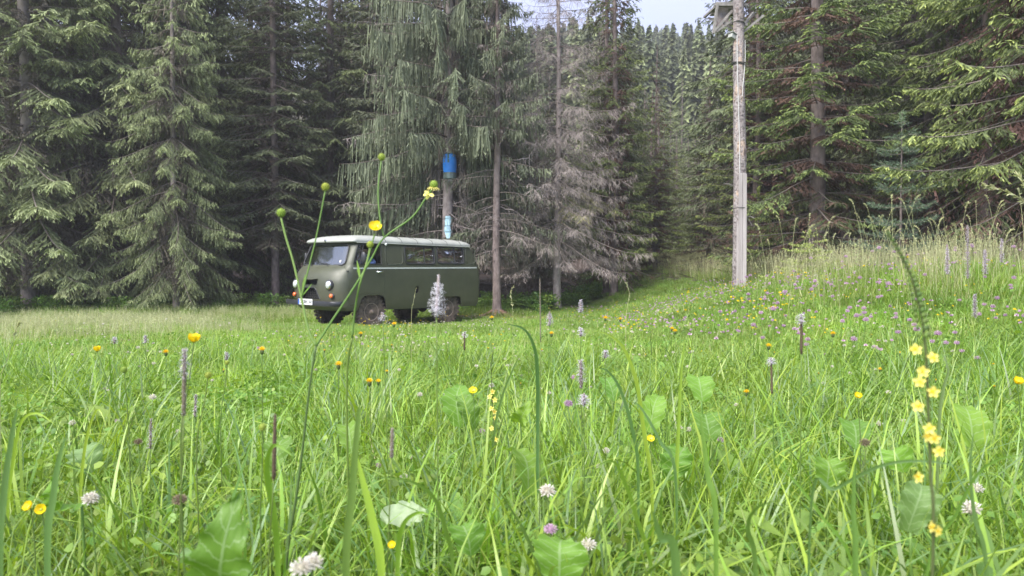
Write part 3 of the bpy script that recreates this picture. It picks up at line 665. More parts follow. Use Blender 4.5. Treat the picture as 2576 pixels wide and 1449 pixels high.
LV = [  # z, front x, half width, nose depth, superellipse exponent, rear x
 (.34, -.90, .895, .30, 2.6, 3.34), (.42, -1.00, .925, .34, 2.6, 3.37), (.60, -1.05, .945, .38, 2.6, 3.39), (.80, -1.075, .955, .40, 2.6, 3.395),
 (.98, -1.07, .957, .42, 2.6, 3.395), (1.12, -1.03, .955, .44, 2.5, 3.39), (1.21, -.97, .952, .42, 2.5, 3.385), (1.265, -.89, .948, .36, 2.6, 3.38), (1.30, -.80, .944, .28, 2.9, 3.37),
 (1.45, -.735, .932, .24, 3.0, 3.30), (1.60, -.665, .915, .22, 3.0, 3.23), (1.75, -.595, .895, .20, 3.0, 3.15), (1.86, -.545, .875, .18, 3.0, 3.08)]
LZ = [l[0] for l in LV]
def lvl(z): return [float(np.interp(z, LZ, [l[i] for l in LV])) for i in range(1, 6)]
def hw(z): return lvl(z)[1]
def fx(z, y):
    xf, w, D, n, xr = lvl(z); q = min(1, abs(y / w)); return xf + D * (1 - (1 - q ** n) ** (1 / n))
van = empty('olive_van', (-3.753, 17.065, .06), 0, 'olive green off road van with pale roof and muddy wheels parked on the meadow', 'van')
van.rotation_euler = (0, .0158, .8505)
def loop(z, ins=0.0):
    xf, w, D, n, xr = lvl(z); w -= ins; xf += ins; xr -= ins; pts = []
    N = 14
    for i in range(N):  # from nose centre to the side (y<0)
        th = math.pi / 2 * i / N
        c, s = math.cos(th), math.sin(th)
        pts.append((xf + D * (1 - c ** (2 / n)), -w * s ** (2 / n)))
    xs_ = np.linspace(xf + D, xr - .16, 26)
    for x in xs_[:-1]: pts.append((x, -w))
    for i in range(8):
        th = math.pi / 2 * i / 8; pts.append((xr - .16 + .16 * math.sin(th) ** .8, -w + .16 * (1 - math.cos(th) ** .8)))
    pts.append((xr, -w + .16)); pts.append((xr, -w * .4)); half = pts
    return half + [(x, -y) for x, y in reversed(half[1:])] if True else None
def shell():
    bm_v = []; bm_f = []
    zs = sorted(set([round(z, 3) for z in LZ + [.50, .70, .9, 1.05, 1.17, 1.24, 1.37, 1.53, 1.68, 1.81]]))
    loops = [[(x, y, z) for x, y in loop(z)] for z in zs]; n = len(loops[0])
    for L in loops: bm_v += L
    for i in range(len(loops) - 1):
        for j in range(n): bm_f.append((i * n + j, (i + 1) * n + j, (i + 1) * n + (j + 1) % n, i * n + (j + 1) % n))
    o = len(bm_v); bm_v.append((1.3, 0, 1.86)); t = (len(loops) - 1) * n
    for j in range(n): bm_f.append((t + j, o, t + (j + 1) % n))
    me = bpy.data.meshes.new('shell'); me.from_pydata(bm_v, [], bm_f); me.update(); ob = bpy.data.objects.new('shell', me); COL.objects.link(ob)
    md = ob.modifiers.new('s', 'SOLIDIFY'); md.thickness = .028; md.offset = 1; md.use_even_offset = True
    return ob
def rrect(x0, x1, z0, z1, r, k=5, rs=None):
    """rounded rectangle, list of (a, b); rs: radii for corners (x0z0, x1z0, x1z1, x0z1)"""
    rs = rs or [r] * 4; P = []
    for (cx, cy, a0, r_) in ((x0, z0, 180, rs[0]), (x1, z0, 270, rs[1]), (x1, z1, 0, rs[2]), (x0, z1, 90, rs[3])):
        ox = cx + (r_ if cx == x0 else -r_); oy = cy + (r_ if cy == z0 else -r_)
        for i in range(k + 1):
            a = R(a0 + 90 * i / k); P.append((ox + r_ * math.cos(a), oy + r_ * math.sin(a)))
    return P
def prism(mb, poly, axis, a, b):
    """poly in the plane across axis ('y': poly is x,z; 'x': poly is y,z)"""
    n = len(poly)
    f = (lambda p, t: (p[0], t, p[1])) if axis == 'y' else (lambda p, t: (t, p[0], p[1]))
    mb.add([f(p, a) for p in poly] + [f(p, b) for p in poly], [tuple(range(n)), tuple(range(n, 2 * n))[::-1]] + [(i, i + n, (i + 1) % n + n, (i + 1) % n) for i in range(n)])
def fix_normals(me):
    import bmesh
    bm = bmesh.new(); bm.from_mesh(me); bmesh.ops.recalc_face_normals(bm, faces=bm.faces); bm.to_mesh(me); bm.free()
def boolean(base, cutters, ops):
    for c, op in zip(cutters, ops):
        md = base.modifiers.new('b', 'BOOLEAN'); md.operation = op; md.object = c; md.solver = 'EXACT'
    dg = bpy.context.evaluated_depsgraph_get(); me = bpy.data.meshes.new_from_object(base.evaluated_get(dg)); return me
def cutter(fn):
    mb = MB(); fn(mb); me = bpy.data.meshes.new('cut'); me.from_pydata(mb.v, [], mb.f); fix_normals(me)
    o = bpy.data.objects.new('cut', me); COL.objects.link(o); return o
WIN = [(.86, 1.79, 1.385, 1.80), (1.87, 2.78, 1.405, 1.815)]
PAN = [(.29, .79, 1.375, 1.80), (2.86, 3.19, 1.42, 1.815)]
DWIN = [(-.60, 1.365), (.165, 1.365), (.165, 1.77), (.13, 1.79), (-.43, 1.79), (-.46, 1.775)]
DOOR = [(-.75, .46), (-.75, 1.27), (-.715, 1.33), (-.515, 1.825), (.24, 1.825), (.25, .705), (-.36, .705), (-.43, .66), (-.50, .46)]
def shrink(poly, d):
    c = np.mean(poly, 0); return [tuple(p + (c - p) / max(1e-6, np.linalg.norm(c - p)) * d) for p in map(np.array, poly)]
ARCHF = [(-.50, .2), (-.40, .58), (-.32, .655), (-.22, .675), (.12, .675), (.22, .65), (.28, .58), (.40, .2)]
ARCHR = [(1.92, .2), (2.00, .55), (2.06, .60), (2.60, .60), (2.67, .57), (2.72, .40), (2.74, .2)]
WS = rrect(-.80, .80, 1.335, 1.79, .1, 6)
WS = [(y * (1 - .10 * (z - 1.335) / .455), z) for y, z in WS]
def cut_main(mb):
    for x0, x1, z0, z1 in WIN: prism(mb, rrect(x0, x1, z0, z1, .075), 'y', -1.3, 1.3)
    prism(mb, ARCHF, 'y', -1.3, 1.3); prism(mb, ARCHR, 'y', -1.3, 1.3)
    prism(mb, WS, 'x', -1.4, -.30)
def cut_b(mb):
    prism(mb, DWIN, 'y', -1.3, 1.3)
    prism(mb, [(-.34, .585), (.34, .585), (.24, .79), (.18, .835), (-.18, .835), (-.24, .79)], 'x', -1.4, -.75)
    prism(mb, rrect(-.26, .26, .90, 1.02, .03), 'x', -1.4, -.75)
    prism(mb, rrect(1.15, 1.27, .70, .87, .05), 'y', -1.3, -.85)
sh = shell(); ca = cutter(cut_main); cb = cutter(cut_b)
m1 = boolean(sh, [ca, cb], ['DIFFERENCE', 'DIFFERENCE']); s1 = bpy.data.objects.new('s1', m1); COL.objects.link(s1)
DF = [(p[0], p[1]) for p in DOOR if True]
cL = cutter(lambda mb: (prism(mb, DF, 'y', -1.3, -.6), prism(mb, DF, 'y', .6, 1.3)))
mbody = boolean(s1, [cL], ['DIFFERENCE'])
dl = cutter(lambda mb: prism(mb, shrink(DF, .007), 'y', -1.3, -.6)); dr = cutter(lambda mb: prism(mb, shrink(DF, .007), 'y', .6, 1.3))
s1.modifiers.clear(); mdl = boolean(s1, [dl], ['INTERSECT']); s1.modifiers.clear(); mdr = boolean(s1, [dr], ['INTERSECT'])
for o in (sh, ca, cb, s1, cL, dl, dr): bpy.data.objects.remove(o)
def vobj(name, me, mat, parent=None):
    me.materials.clear(); me.materials.append(mat); me.polygons.foreach_set('material_index', [0] * len(me.polygons)); me.polygons.foreach_set('use_smooth', [True] * len(me.polygons)); me.set_sharp_from_angle(angle=R(28))
    o = bpy.data.objects.new(name, me); COL.objects.link(o); o.parent = parent or van; me.name = name; return o
body = vobj('body', mbody, G['olive']); door_l = vobj('door', mdl, G['olive']); door_r = vobj('door', mdr, G['olive'])
# roof: pale cap overhanging the windscreen
rl = [(1.838, -.665, .905, .17, 3.11), (1.862, -.675, .912, .17, 3.12), (1.90, -.655, .898, .18, 3.10), (1.945, -.57, .85, .2, 3.03), (1.985, -.42, .74, .25, 2.90), (2.012, -.22, .55, .25, 2.7), (2.025, 0.1, .30, .25, 2.3)]
mb = MB(); rows = []
for z, xf, w, D, xr in rl:
    pts = []
    for i in range(12):
        th = math.pi / 2 * i / 12; pts.append((xf + D * (1 - math.cos(th) ** (2 / 3.)), -w * math.sin(th) ** (2 / 3.)))
    for x in np.linspace(xf + D, xr - .2, 18)[:-1]: pts.append((x, -w))
    for i in range(7):
        th = math.pi / 2 * i / 7; pts.append((xr - .2 + .2 * math.sin(th) ** .8, -w + .2 * (1 - math.cos(th) ** .8) * min(1, w)))
    pts.append((xr, -w * .4)); lp = pts + [(x, -y) for x, y in reversed(pts[1:])]; rows.append([(x, y, z) for x, y in lp])
for r_ in rows: r_.append(r_[0])
mb.grid(rows); mb.add(rows[-1][:-1], [tuple(range(len(rows[-1]) - 1))[::-1]]); mb.add(rows[0][:-1], [tuple(range(len(rows[0]) - 1))])
roof = mb.build('roof', G['roofpaint'], van, angle=40)
mb = MB()
for x in (.30, .78, 1.26, 1.74, 2.22, 2.68): 
    P = [(x, -.915 + .0, 1.862), (x, -.902, 1.90), (x, -.852, 1.948), (x, -.742, 1.989), (x, -.55, 2.016), (x, 0, 2.03), (x, .55, 2.016), (x, .742, 1.989), (x, .852, 1.948), (x, .902, 1.90)]
    mb.tube(P, .0045, 4)
mb.build('roof_joint', G['seal'], roof)
# gutter rail
mb = MB(); mb.tube([(x, -(.885 + .03), 1.835) for x in np.linspace(-.5, 3.0, 12)], .011, 5); mb.tube([(x, .915, 1.835) for x in np.linspace(-.5, 3.0, 12)], .011, 5); mb.build('gutter', G['roofpaint'], roof)
# emblem on the visor
mb = MB(); mb.lathe([(.038, 0), (.038, .012), (.028, .016)], 14, (-.668, 0, 1.875), (-1, 0, .12)); em = mb.build('emblem', G['chrome'], roof)
mb = MB(); mb.lathe([(.026, 0.0), (.024, .008), (0, .009)], 12, (-.682, 0, 1.877), (-1, 0, .12)); mb.build('emblem_disc', G['steel'], roof)
# white line round the waist
def side_strip(mb, x0, x1, zf, h, out, side=-1, n=24):
    P = []
    xs_ = np.linspace(x0, x1, n)
    for dz in (-h / 2, h / 2):
        for of in (0.0, out): P.append([(x, side * (hw(zf(x)) + of - .001), zf(x) + dz) for x in xs_])
    a, b, c, d = P
    mb.grid([a, b, d, c])
for sd_ in (-1, 1):
    mb = MB(); side_strip(mb, -.62, 3.22, lambda x: 1.275 + .012 * x, .030, .010, sd_); mb.build('waist_trim', G['white_line'], van)
# seals round windows and pressed panels
def frame_side(poly, side, rad, mat, name, parent, out=.004, n=5):
    mb = MB(); P = [(x, side * (hw(z) + out), z) for x, z in poly]; mb.tube(P, rad, n, closed=True); return mb.build(name, mat, parent, smooth=True)
def pane(poly, side, ins, mat, name, parent):
    c = np.mean(poly, 0); mb = MB(); rows = []
    for f in (0, .35, .7, 1.0): rows.append([(c[0] + (x - c[0]) * f, side * (hw(c[1] + (z - c[1]) * f) - ins), c[1] + (z - c[1]) * f) for x, z in poly + [poly[0]]])
    mb.grid(rows); return mb.build(name, mat, parent, smooth=True)
for side in (-1, 1):
    for x0, x1, z0, z1 in WIN:
        w = frame_side(rrect(x0 + .004, x1 - .004, z0 + .004, z1 - .004, .075), side, .017, G['seal'], 'window', van)
        frame_side(rrect(x0 - .022, x1 + .022, z0 - .022, z1 + .022, .09), side, .008, G['olive'], 'window_lip', w, 0.0)
        pane(rrect(x0, x1, z0, z1, .07), side, .016, G['glass'], 'pane', w)
        mb = MB(); xm = x0 + (x1 - x0) * .66; mb.bar((xm, side * (hw(z0) - .006), z0 + .01), (xm, side * (hw(z1) - .006), z1 - .01), .022, .012, up=(1, 0, 0)); mb.build('glazing_bar', G['seal'], w)
        mb = MB(); mb.ball((x1 - .07, side * (hw(1.57) + .004), 1.585), .016, 8, 5, sc3=(.7, .6, 1.3)); mb.build('latch', G['chrome'], w)
    for x0, x1, z0, z1 in PAN:
        p = frame_side(rrect(x0, x1, z0, z1, .085), side, .014, G['olive'], 'pressed_panel', van, .003)
        mb = MB(); mb.tube([(x, side * (hw(z0) + .006), z0 - .012) for x in np.linspace(x0 + .06, x1 - .06, 5)], .006, 5); mb.build('panel_lip', G['roofpaint'], p)
    dr_ = door_l if side < 0 else door_r
    frame_side(DWIN, side, .012, G['seal'], 'window_frame', dr_)
    mb = MB(); mb.tube([(-.43, side * (hw(1.37) + 0), 1.37), (-.36, side * hw(1.6), 1.6), (-.30, side * hw(1.785), 1.785)], .010, 5); mb.build('quarter_light_bar', G['seal'], dr_)
    pane([(-.59, 1.37), (-.43, 1.37), (-.30, 1.785), (-.42, 1.785)], side, .014, G['glass'], 'quarter_light', dr_)
    if side > 0: pane(DWIN[:], side, .03, G['glass'], 'pane', dr_)
    mb = MB(); mb.lathe([(.012, 0), (.012, .03)], 8, (.05, side * hw(1.19), 1.19), (0, side, 0)); mb.tube([(.04, side * (hw(1.19) + .03), 1.19), (.12, side * (hw(1.19) + .045), 1.195), (.19, side * (hw(1.19) + .035), 1.20)], [.014, .013, .009], 6)
    mb.box((.07, side * (hw(1.19) + .003), 1.19), (.10, .01, .045)); mb.build('handle', G['chrome'], dr_, smooth=True)
    for z in (1.20, .62):
        mb = MB(); mb.box((-.755, side * (hw(z) - .004), z), (.04, .03, .03)); mb.build('hinge', G['blackpaint'], dr_)
    # mirror
    yy_ = side * 1.10; ax = Vector((-.9, side * .25, 0)).normalized()
    mb = MB(); mb.tube([(-.50, side * .945, 1.33), (-.47, side * 1.05, 1.38), (-.46, yy_, 1.47)], .008, 5); mi = mb.build('mirror_arm', G['blackpaint'], van)
    mb = MB()
    mb.lathe([(.001, -.03), (.06, -.026), (.075, -.005), (.075, .006)], 18, (0, 0, 0), (1, 0, 0)); 
    mo = mb.build('mirror', G['blackpaint'], mi, smooth=True); mo.location = (-.455, yy_, 1.50); mo.scale = (1, .95, 1.75); mo.rotation_euler = (0, 0, side * -.35)
    mb = MB(); mb.lathe([(.0, .0), (.068, .0)], 18, (0, 0, 0), (1, 0, 0)); mg = mb.build('mirror_glass', G['chrome'], mi); mg.location = (-.447, yy_, 1.50); mg.scale = (1, .95, 1.75); mg.rotation_euler = (0, 0, side * -.35)
# windscreen
def on_front(y, z, o=0): return (fx(z, y) + o, y, z)
mb = MB(); mb.tube([on_front(y, z, -.006) for y, z in WS], .018, 6, closed=True); ws = mb.build('windscreen', G['seal'], van, smooth=True)
mb = MB(); rows = []
for f in np.linspace(0, 1, 7):
    z = 1.34 + f * .445; w_ = .785 * (1 - .10 * f); rows.append([on_front(y, z, .012) for y in np.linspace(-w_, w_, 17)])
mb.grid(rows); mb.build('windscreen_glass', G['shieldglass'], ws, smooth=True)
mb = MB(); rows = []
for f in np.linspace(0, 1, 3): rows.append([on_front(y, 1.34 + f * .06, .0) for y in (-.62, -.58)])
mb.grid([[on_front(y, z, .006) for y in (-.64, -.60)] for z in (1.395, 1.445)]); mb.build('windscreen_sticker', G['plate'], ws)
for y0 in (-.30, .33):
    mb = MB(); mb.tube([on_front(y0, 1.315, -.02), on_front(y0 + .02, 1.345, -.035)], .01, 6); mb.tube([on_front(y0 + .02, 1.345, -.035), on_front(y0 + .20, 1.40, -.035)], .005, 5)
    mb.bar(on_front(y0 + .02, 1.365, -.025), on_front(y0 + .38, 1.385, -.022), .012, .012); mb.build('wiper', G['blackpaint'], van)
# front: grille, flap, lamps
mb = MB(); rows = [[(-.93, y, z) for y in np.linspace(-.36, .36, 4)] for z in (.55, .86)]; mb.grid(rows); rows = [[(-.93, y, z) for y in (-.3, .3)] for z in (.88, 1.04)]; mb.grid(rows); mb.build('radiator_void', G['dark'], van)
mb = MB()
for i in range(9):
    y = -.30 + i * .075; zt = .79 if abs(y) < .25 else .70
    mb.bar((-1.0, y, .60), (-1.0, y, zt), .006, .008, up=(1, 0, 0))
for z in (.63, .68, .73): mb.bar((-1.0, -.31, z), (-1.0, .31, z), .006, .006)
mb.build('grille', G['steel'], van)
mb = MB(); mb.tube([on_front(y, z, -.004) for y, z in [(-.34, .585), (-.24, .79), (-.18, .835), (.18, .835), (.24, .79), (.34, .585)]], .010, 5); mb.build('grille_rim', G['blackpaint'], van)
mb = MB(); P0 = [on_front(y, 1.03, -.004) for y in np.linspace(-.28, .28, 9)]; P1 = [(p[0] - .16, p[1] * 1.02, p[2] - .015) for p in P0]; P2 = [(p[0], p[1], p[2] + .006) for p in P1]; P3 = [(p[0], p[1], p[2] + .006) for p in P0]
mb.grid([P0, P1, P2, P3]); mb.build('vent_flap', G['olive'], van, angle=40)
for s in (-1, 1):
    c = on_front(s * .63, .90)
    mb = MB(); mb.lathe([(.118, .07), (.118, -.0), (.108, -.022), (.098, -.028)], 24, c, (1, 0, 0)); hl = mb.build('headlight', G['blackpaint'], van, smooth=True)
    mb = MB(); mb.lathe([(.10, -.022), (.094, -.036), (.086, -.038)], 24, c, (1, 0, 0)); mb.build('headlight_ring', G['chrome'], hl, smooth=True)
    mb = MB(); mb.lathe([(.087, -.032), (.06, -.048), (.03, -.056), (0, -.058)], 24, c, (1, 0, 0)); mb.build('lens', G['lens'], hl, smooth=True)
    c = on_front(s * .70, .665)
    mb = MB(); mb.lathe([(.06, .06), (.06, -.012), (.05, -.02)], 16, c, (1, 0, 0)); il = mb.build('indicator', G['blackpaint'], van, smooth=True)
    mb = MB(); mb.lathe([(.05, -.012), (.046, -.045), (.03, -.06), (0, -.064)], 16, c, (1, 0, 0)); mb.build('lens', G['amber'], il, smooth=True)
# bumper and plate
mb = MB(); pts = [(-.92, -.97, .50), (-1.06, -.93, .50), (-1.13, -.80, .50), (-1.15, 0, .50), (-1.13, .80, .50), (-1.06, .93, .50), (-.92, .97, .50)]
prof = [(0, -.055), (-.02, -.05), (-.028, 0), (-.02, .05), (0, .055), (.03, .055), (.03, -.055)]
rows = [[(p[0] + a, p[1], p[2] + b_) for p in pts] for a, b_ in prof + [prof[0]]]; mb.grid(rows); bumper = mb.build('bumper', G['blackpaint'], van, angle=50)
mb = MB(); mb.bar((-1.183, -.26, .52), (-1.183, .26, .52), .11, .006, up=(1, 0, 0)) if False else mb.box((-1.186, 0, .525), (.008, .54, .125)); pl = mb.build('number_plate', G['plate'], van)
mb = MB(); mb.box((-1.192, -.0 - .245 * -1 * -1, .525), (.004, .045, .118)); 
mb.v = [(x, y, z) for x, y, z in mb.v]; pb = mb.build('plate_band', G['plateblue'], pl)
def text_mesh(name, s, size, mat, parent, loc, rot, width=None, bold=.0):
    c = bpy.data.curves.new(name, 'FONT'); c.body = s; c.size = size; c.align_x = 'CENTER'; c.align_y = 'CENTER'; c.extrude = .0008; c.offset = bold; c.resolution_u = 4
    o = bpy.data.objects.new(name, c); COL.objects.link(o); dg = bpy.context.evaluated_depsgraph_get(); me = bpy.data.meshes.new_from_object(o.evaluated_get(dg)); bpy.data.objects.remove(o)
    co = np.array([v.co[:] for v in me.vertices]);
    if width: me.transform(Matrix.Diagonal((width / (co[:, 0].max() - co[:, 0].min()), 1, 1, 1)))
    me.materials.clear(); me.materials.append(mat); o = bpy.data.objects.new(name, me); COL.objects.link(o); o.parent = parent; o.location = loc; o.rotation_euler = rot; return o
# read from the front (viewer looks towards +x, sees -y on his right)
text_mesh('plate_text', 'CM 0841 AH', .115, G['blackpaint'], pl, (-1.1915, -.022, .523), (R(90), 0, R(-90)), .455, .0015)
pb.location.y = .49   # blue band on the viewer's left
# marker lamp, fuel flap scoop, tail lamp
mb = MB(); mb.ball((.30, -(hw(1.815) + .03), 1.815), .032, 12, 8); mb.build('marker_lamp', G['plate'], van, smooth=True)
mb = MB(); mb.grid([[(1.15, -.89, .70), (1.27, -.89, .70)], [(1.15, -.89, .88), (1.27, -.89, .88)]]); mb.build('filler_recess', G['dark'], van)
mb = MB(); mb.ball((1.21, -.90, .775), .04, 8, 6); mb.build('filler_cap', G['steel'], van)
for s in (-1, 1):
    mb = MB(); mb.box((3.39, s * .80, .98), (.05, .10, .20)); tl = mb.build('tail_light', G['red'], van)
    mb = MB(); mb.box((3.405, s * .80, .60), (.10, .18, .10)); mb.build('rear_bumper_end', G['blackpaint'], van)
# wheels
def wheel(x, y):
    w = empty('wheel', (x, y, .298), parent=van); s = 1 if y > 0 else -1
    mb = MB(); mb.lathe([(.20, -.09), (.30, -.10), (.352, -.095), (.372, -.07), (.378, 0), (.372, .07), (.352, .095), (.30, .10), (.20, .09)], 40, (0, 0, 0), (0, 1, 0))
    for i in range(26):
        a = 2 * math.pi * i / 26
        for k, off in ((-1, 0), (1, .12)):
            q = a + off; rt = Matrix.Rotation(-q, 3, 'Y')
            c = Vector((.378, k * .055, 0)); c.rotate(rt.to_euler()); mb.box(c, (.045, .085, .052), rot=rt)
            c = Vector((.352, k * .102, 0)); c.rotate(rt.to_euler()); mb.box(c, (.055, .022, .045), rot=rt)
    mb.build('tyre', G['mud'], w, angle=35)
    mb = MB(); q = s
    mb.lathe([(.205, .085 * q), (.198, .095 * q), (.185, .09 * q), (.175, .045 * q), (.14, .035 * q), (.125, .055 * q), (.075, .06 * q), (.07, .045 * q), (0, .045 * q)], 28, (0, 0, 0), (0, 1, 0)); mb.build('rim', G['rim'], w, angle=35)
    mb = MB(); mb.lathe([(.06, .04 * q), (.06, .085 * q), (.042, .10 * q), (.03, .125 * q), (0, .127 * q)], 16, (0, 0, 0), (0, 1, 0))
    for i in range(5):
        a = 2 * math.pi * i / 5; mb.ball((.098 * math.cos(a), .066 * q, .098 * math.sin(a)), .013, 6, 4)
    mb.build('hub', G['rim'], w, angle=35)
for x in (-.02, 2.33):
    for y in (-.735, .735): wheel(x, y)
# underbody
mb = MB()
for y in (-.38, .38): mb.box((1.2, y, .47), (4.1, .08, .12))
for x in (-.02, 2.33):
    mb.tube([(x, -.66, .298), (x, .66, .298)], .045, 8); mb.ball((x, .1, .298), .13, 10, 8, sc3=(1, .9, 1))
    for y in (-.5, .5): mb.box((x, y, .36), (1.1, .06, .05))
mb.box((1.0, 0, .42), (.9, .5, .22)); mb.tube([(.2, .1, .42), (2.2, .1, .42)], .03, 6); mb.box((1.15, -.62, .42), (.6, .35, .22)); mb.tube([(.6, .5, .33), (3.2, .55, .36)], .03, 6)
mb.build('chassis', G['steel'], van)
mb = MB(); mb.box((1.25, 0, .61), (4.0, 1.30, .04))
mb.box((-.02, -.60, .69), (.95, .36, .012)); mb.box((-.02, .60, .69), (.95, .36, .012)); mb.box((1.25, -.73, .64), (1.1, .28, .012)); mb.box((1.25, .73, .64), (1.1, .28, .012))
mb.box((2.36, -.7, .66), (.9, .34, .012)); mb.box((2.36, .7, .66), (.9, .34, .012)); mb.build('floor_pan', G['steel'], van)
# inside
mb = MB(); mb.box((-.62, 0, 1.22), (.22, 1.6, .10)); mb.box((-.25, 0, .85), (.7, .5, .42)); dash = mb.build('dashboard', G['seat'], van, bevel=.02)
mb = MB(); st_p = [(-.33 + .0 + .09 * math.sin(a) * .5, -.42 + .19 * math.cos(a), 1.33 + .17 * math.sin(a)) for a in np.linspace(0, 6.283, 24)[:-1]]; mb.tube(st_p, .011, 5, closed=True); mb.tube([(-.55, -.42, 1.15), (-.33, -.42, 1.33)], .015, 5); mb.build('steering_wheel', G['black'], van)
for x, y in ((.10, -.42), (.10, .42), (1.3, -.5), (1.3, .45), (2.25, .45)):
    mb = MB(); mb.box((x - .02, y, .97), (.46, .46, .14)); mb.box((x + .24, y, 1.27), (.10, .46, .58)); mb.box((x, y, .78), (.35, .4, .28)); mb.build('seat', G['seat'], van, bevel=.03)
mb = MB(); P = [[(x, -.84 + .018 * math.sin(x * 60), z) for x in np.linspace(2.05, 2.40, 26)] for z in (1.36, 1.68, 1.74)]; 
P = [[(x - (0.0 if i == 0 else .0) , y, z) for x, y, z in r_] for i, r_ in enumerate(P)]; mb.grid(P); mb.build('curtain', G['cloth'], van, smooth=True)

# driver
def skin_figure(name, joints, edges, mat, parent, root=0, sub=2):
    me = bpy.data.meshes.new(name); me.from_pydata([j[0] for j in joints], edges, []); o = bpy.data.objects.new(name, me); COL.objects.link(o)
    sk = o.modifiers.new('skin', 'SKIN'); sk.use_smooth_shade = True
    for v, j in zip(me.skin_vertices[0].data, joints):
        r_ = j[1]; v.radius = (r_, r_) if not isinstance(r_, tuple) else r_
    for i, v in enumerate(me.skin_vertices[0].data): v.use_root = (i == root)
    s_ = o.modifiers.new('sub', 'SUBSURF'); s_.levels = sub; s_.render_levels = sub
    me2 = None; dg = bpy.context.evaluated_depsgraph_get(); me2 = bpy.data.meshes.new_from_object(o.evaluated_get(dg)); bpy.data.objects.remove(o)
    me2.materials.clear(); me2.materials.append(mat); me2.name = name; o = bpy.data.objects.new(name, me2); COL.objects.link(o); o.parent = parent; return o
G['skin'] = simple('skin', (.48, .27, .20), .55, noise=.06); G['shirt'] = simple('blue_shirt', (.07, .12, .27), .9, noise=.2, nscale=14); G['cap'] = simple('dark_cap', (.012, .012, .016), .8); G['trousers'] = simple('dark_trousers', (.03, .03, .04), .9)
drv = empty('person', (0, 0, 0), 0, 'driver in blue shirt and dark cap resting an arm on the open van window', 'person'); drv.matrix_world = Matrix.Translation(van.location) @ van.rotation_euler.to_matrix().to_4x4()
J = [((.12, -.42, 1.06), .14), ((.14, -.42, 1.22), .135), ((.14, -.42, 1.40), .15), ((.12, -.42, 1.52), .075), ((.10, -.42, 1.585), .052),
     ((.13, -.60, 1.47), .065), ((.11, -.755, 1.40), .05), ((.02, -.835, 1.385), .04), ((-.09, -.80, 1.39), .032),
     ((.13, -.24, 1.47), .065), ((.02, -.22, 1.24), .048), ((-.16, -.30, 1.26), .036), ((-.30, -.36, 1.34), .028),
     ((-.10, -.52, 1.08), .085), ((-.40, -.52, 1.06), .065), ((-.42, -.52, .76), .045), ((-.10, -.32, 1.08), .085), ((-.40, -.32, 1.06), .065), ((-.42, -.32, .76), .045)]
E_ = [(0, 1), (1, 2), (2, 3), (3, 4), (2, 5), (5, 6), (6, 7), (7, 8), (2, 9), (9, 10), (10, 11), (11, 12), (0, 13), (13, 14), (14, 15), (0, 16), (16, 17), (17, 18)]
bod = skin_figure('body', J, E_, G['shirt'], drv)
HJ = [((.09, -.42, 1.60), .06), ((.08, -.42, 1.66), .088), ((.075, -.42, 1.72), .088), ((.075, -.42, 1.765), .06)]
hd = skin_figure('head', HJ, [(0, 1), (1, 2), (2, 3)], G['skin'], drv)
mb = MB(); mb.ball((-.012, -.42, 1.675), .016, 8, 6, sc3=(1.2, .8, 1.4)); mb.ball((.08, -.508, 1.68), .02, 8, 6, sc3=(.9, .5, 1.5)); mb.ball((.08, -.332, 1.68), .02, 8, 6, sc3=(.9, .5, 1.5)); mb.build('nose_and_ears', G['skin'], hd, smooth=True)
mb = MB()
for y in (-.45, -.39): mb.ball((-.004, y, 1.70), .010, 8, 5)
mb.box((-.003, -.42, 1.632), (.006, .045, .008)); mb.build('eyes_and_mouth', G['cap'], hd)
mb = MB(); mb.ball((.085, -.42, 1.745), .102, 16, 8, sc3=(1.05, .95, .72)); mb.box((-.05, -.42, 1.735), (.11, .14, .012)); mb.build('cap', G['cap'], drv, smooth=True)
# forearm and hand on the sill, the other on the steering wheel
for (wr, dr2) in (((-.09, -.80, 1.39), Vector((-1, .12, -.12))), ((-.30, -.36, 1.34), Vector((-.7, -.3, .35)))):
    wr = Vector(wr); dr2.normalize(); sd2 = dr2.cross(Vector((0, 0, 1))).normalized()
    JJ = [(wr - dr2 * .02, .027), (wr + dr2 * .035, (.034, .018)), (wr + dr2 * .075, (.038, .016))]; EE = [(0, 1), (1, 2)]
    for k in range(4):
        b0 = wr + dr2 * .08 + sd2 * (k - 1.5) * .019; ln = (.062, .072, .068, .054)[k]
        i0 = len(JJ); JJ += [(b0, .0095), (b0 + dr2 * ln * .5 + Vector((0, 0, -.006)), .0088), (b0 + dr2 * ln * .85 + Vector((0, 0, -.028)), .0078)]; EE += [(2, i0), (i0, i0 + 1), (i0 + 1, i0 + 2)]
    i0 = len(JJ); JJ += [(wr + dr2 * .04 + sd2 * -.035 + Vector((0, 0, -.008)), .011), (wr + dr2 * .07 + sd2 * -.052 + Vector((0, 0, -.02)), .009)]; EE += [(1, i0), (i0, i0 + 1)]
    skin_figure('hand', JJ, EE, G['skin'], drv)
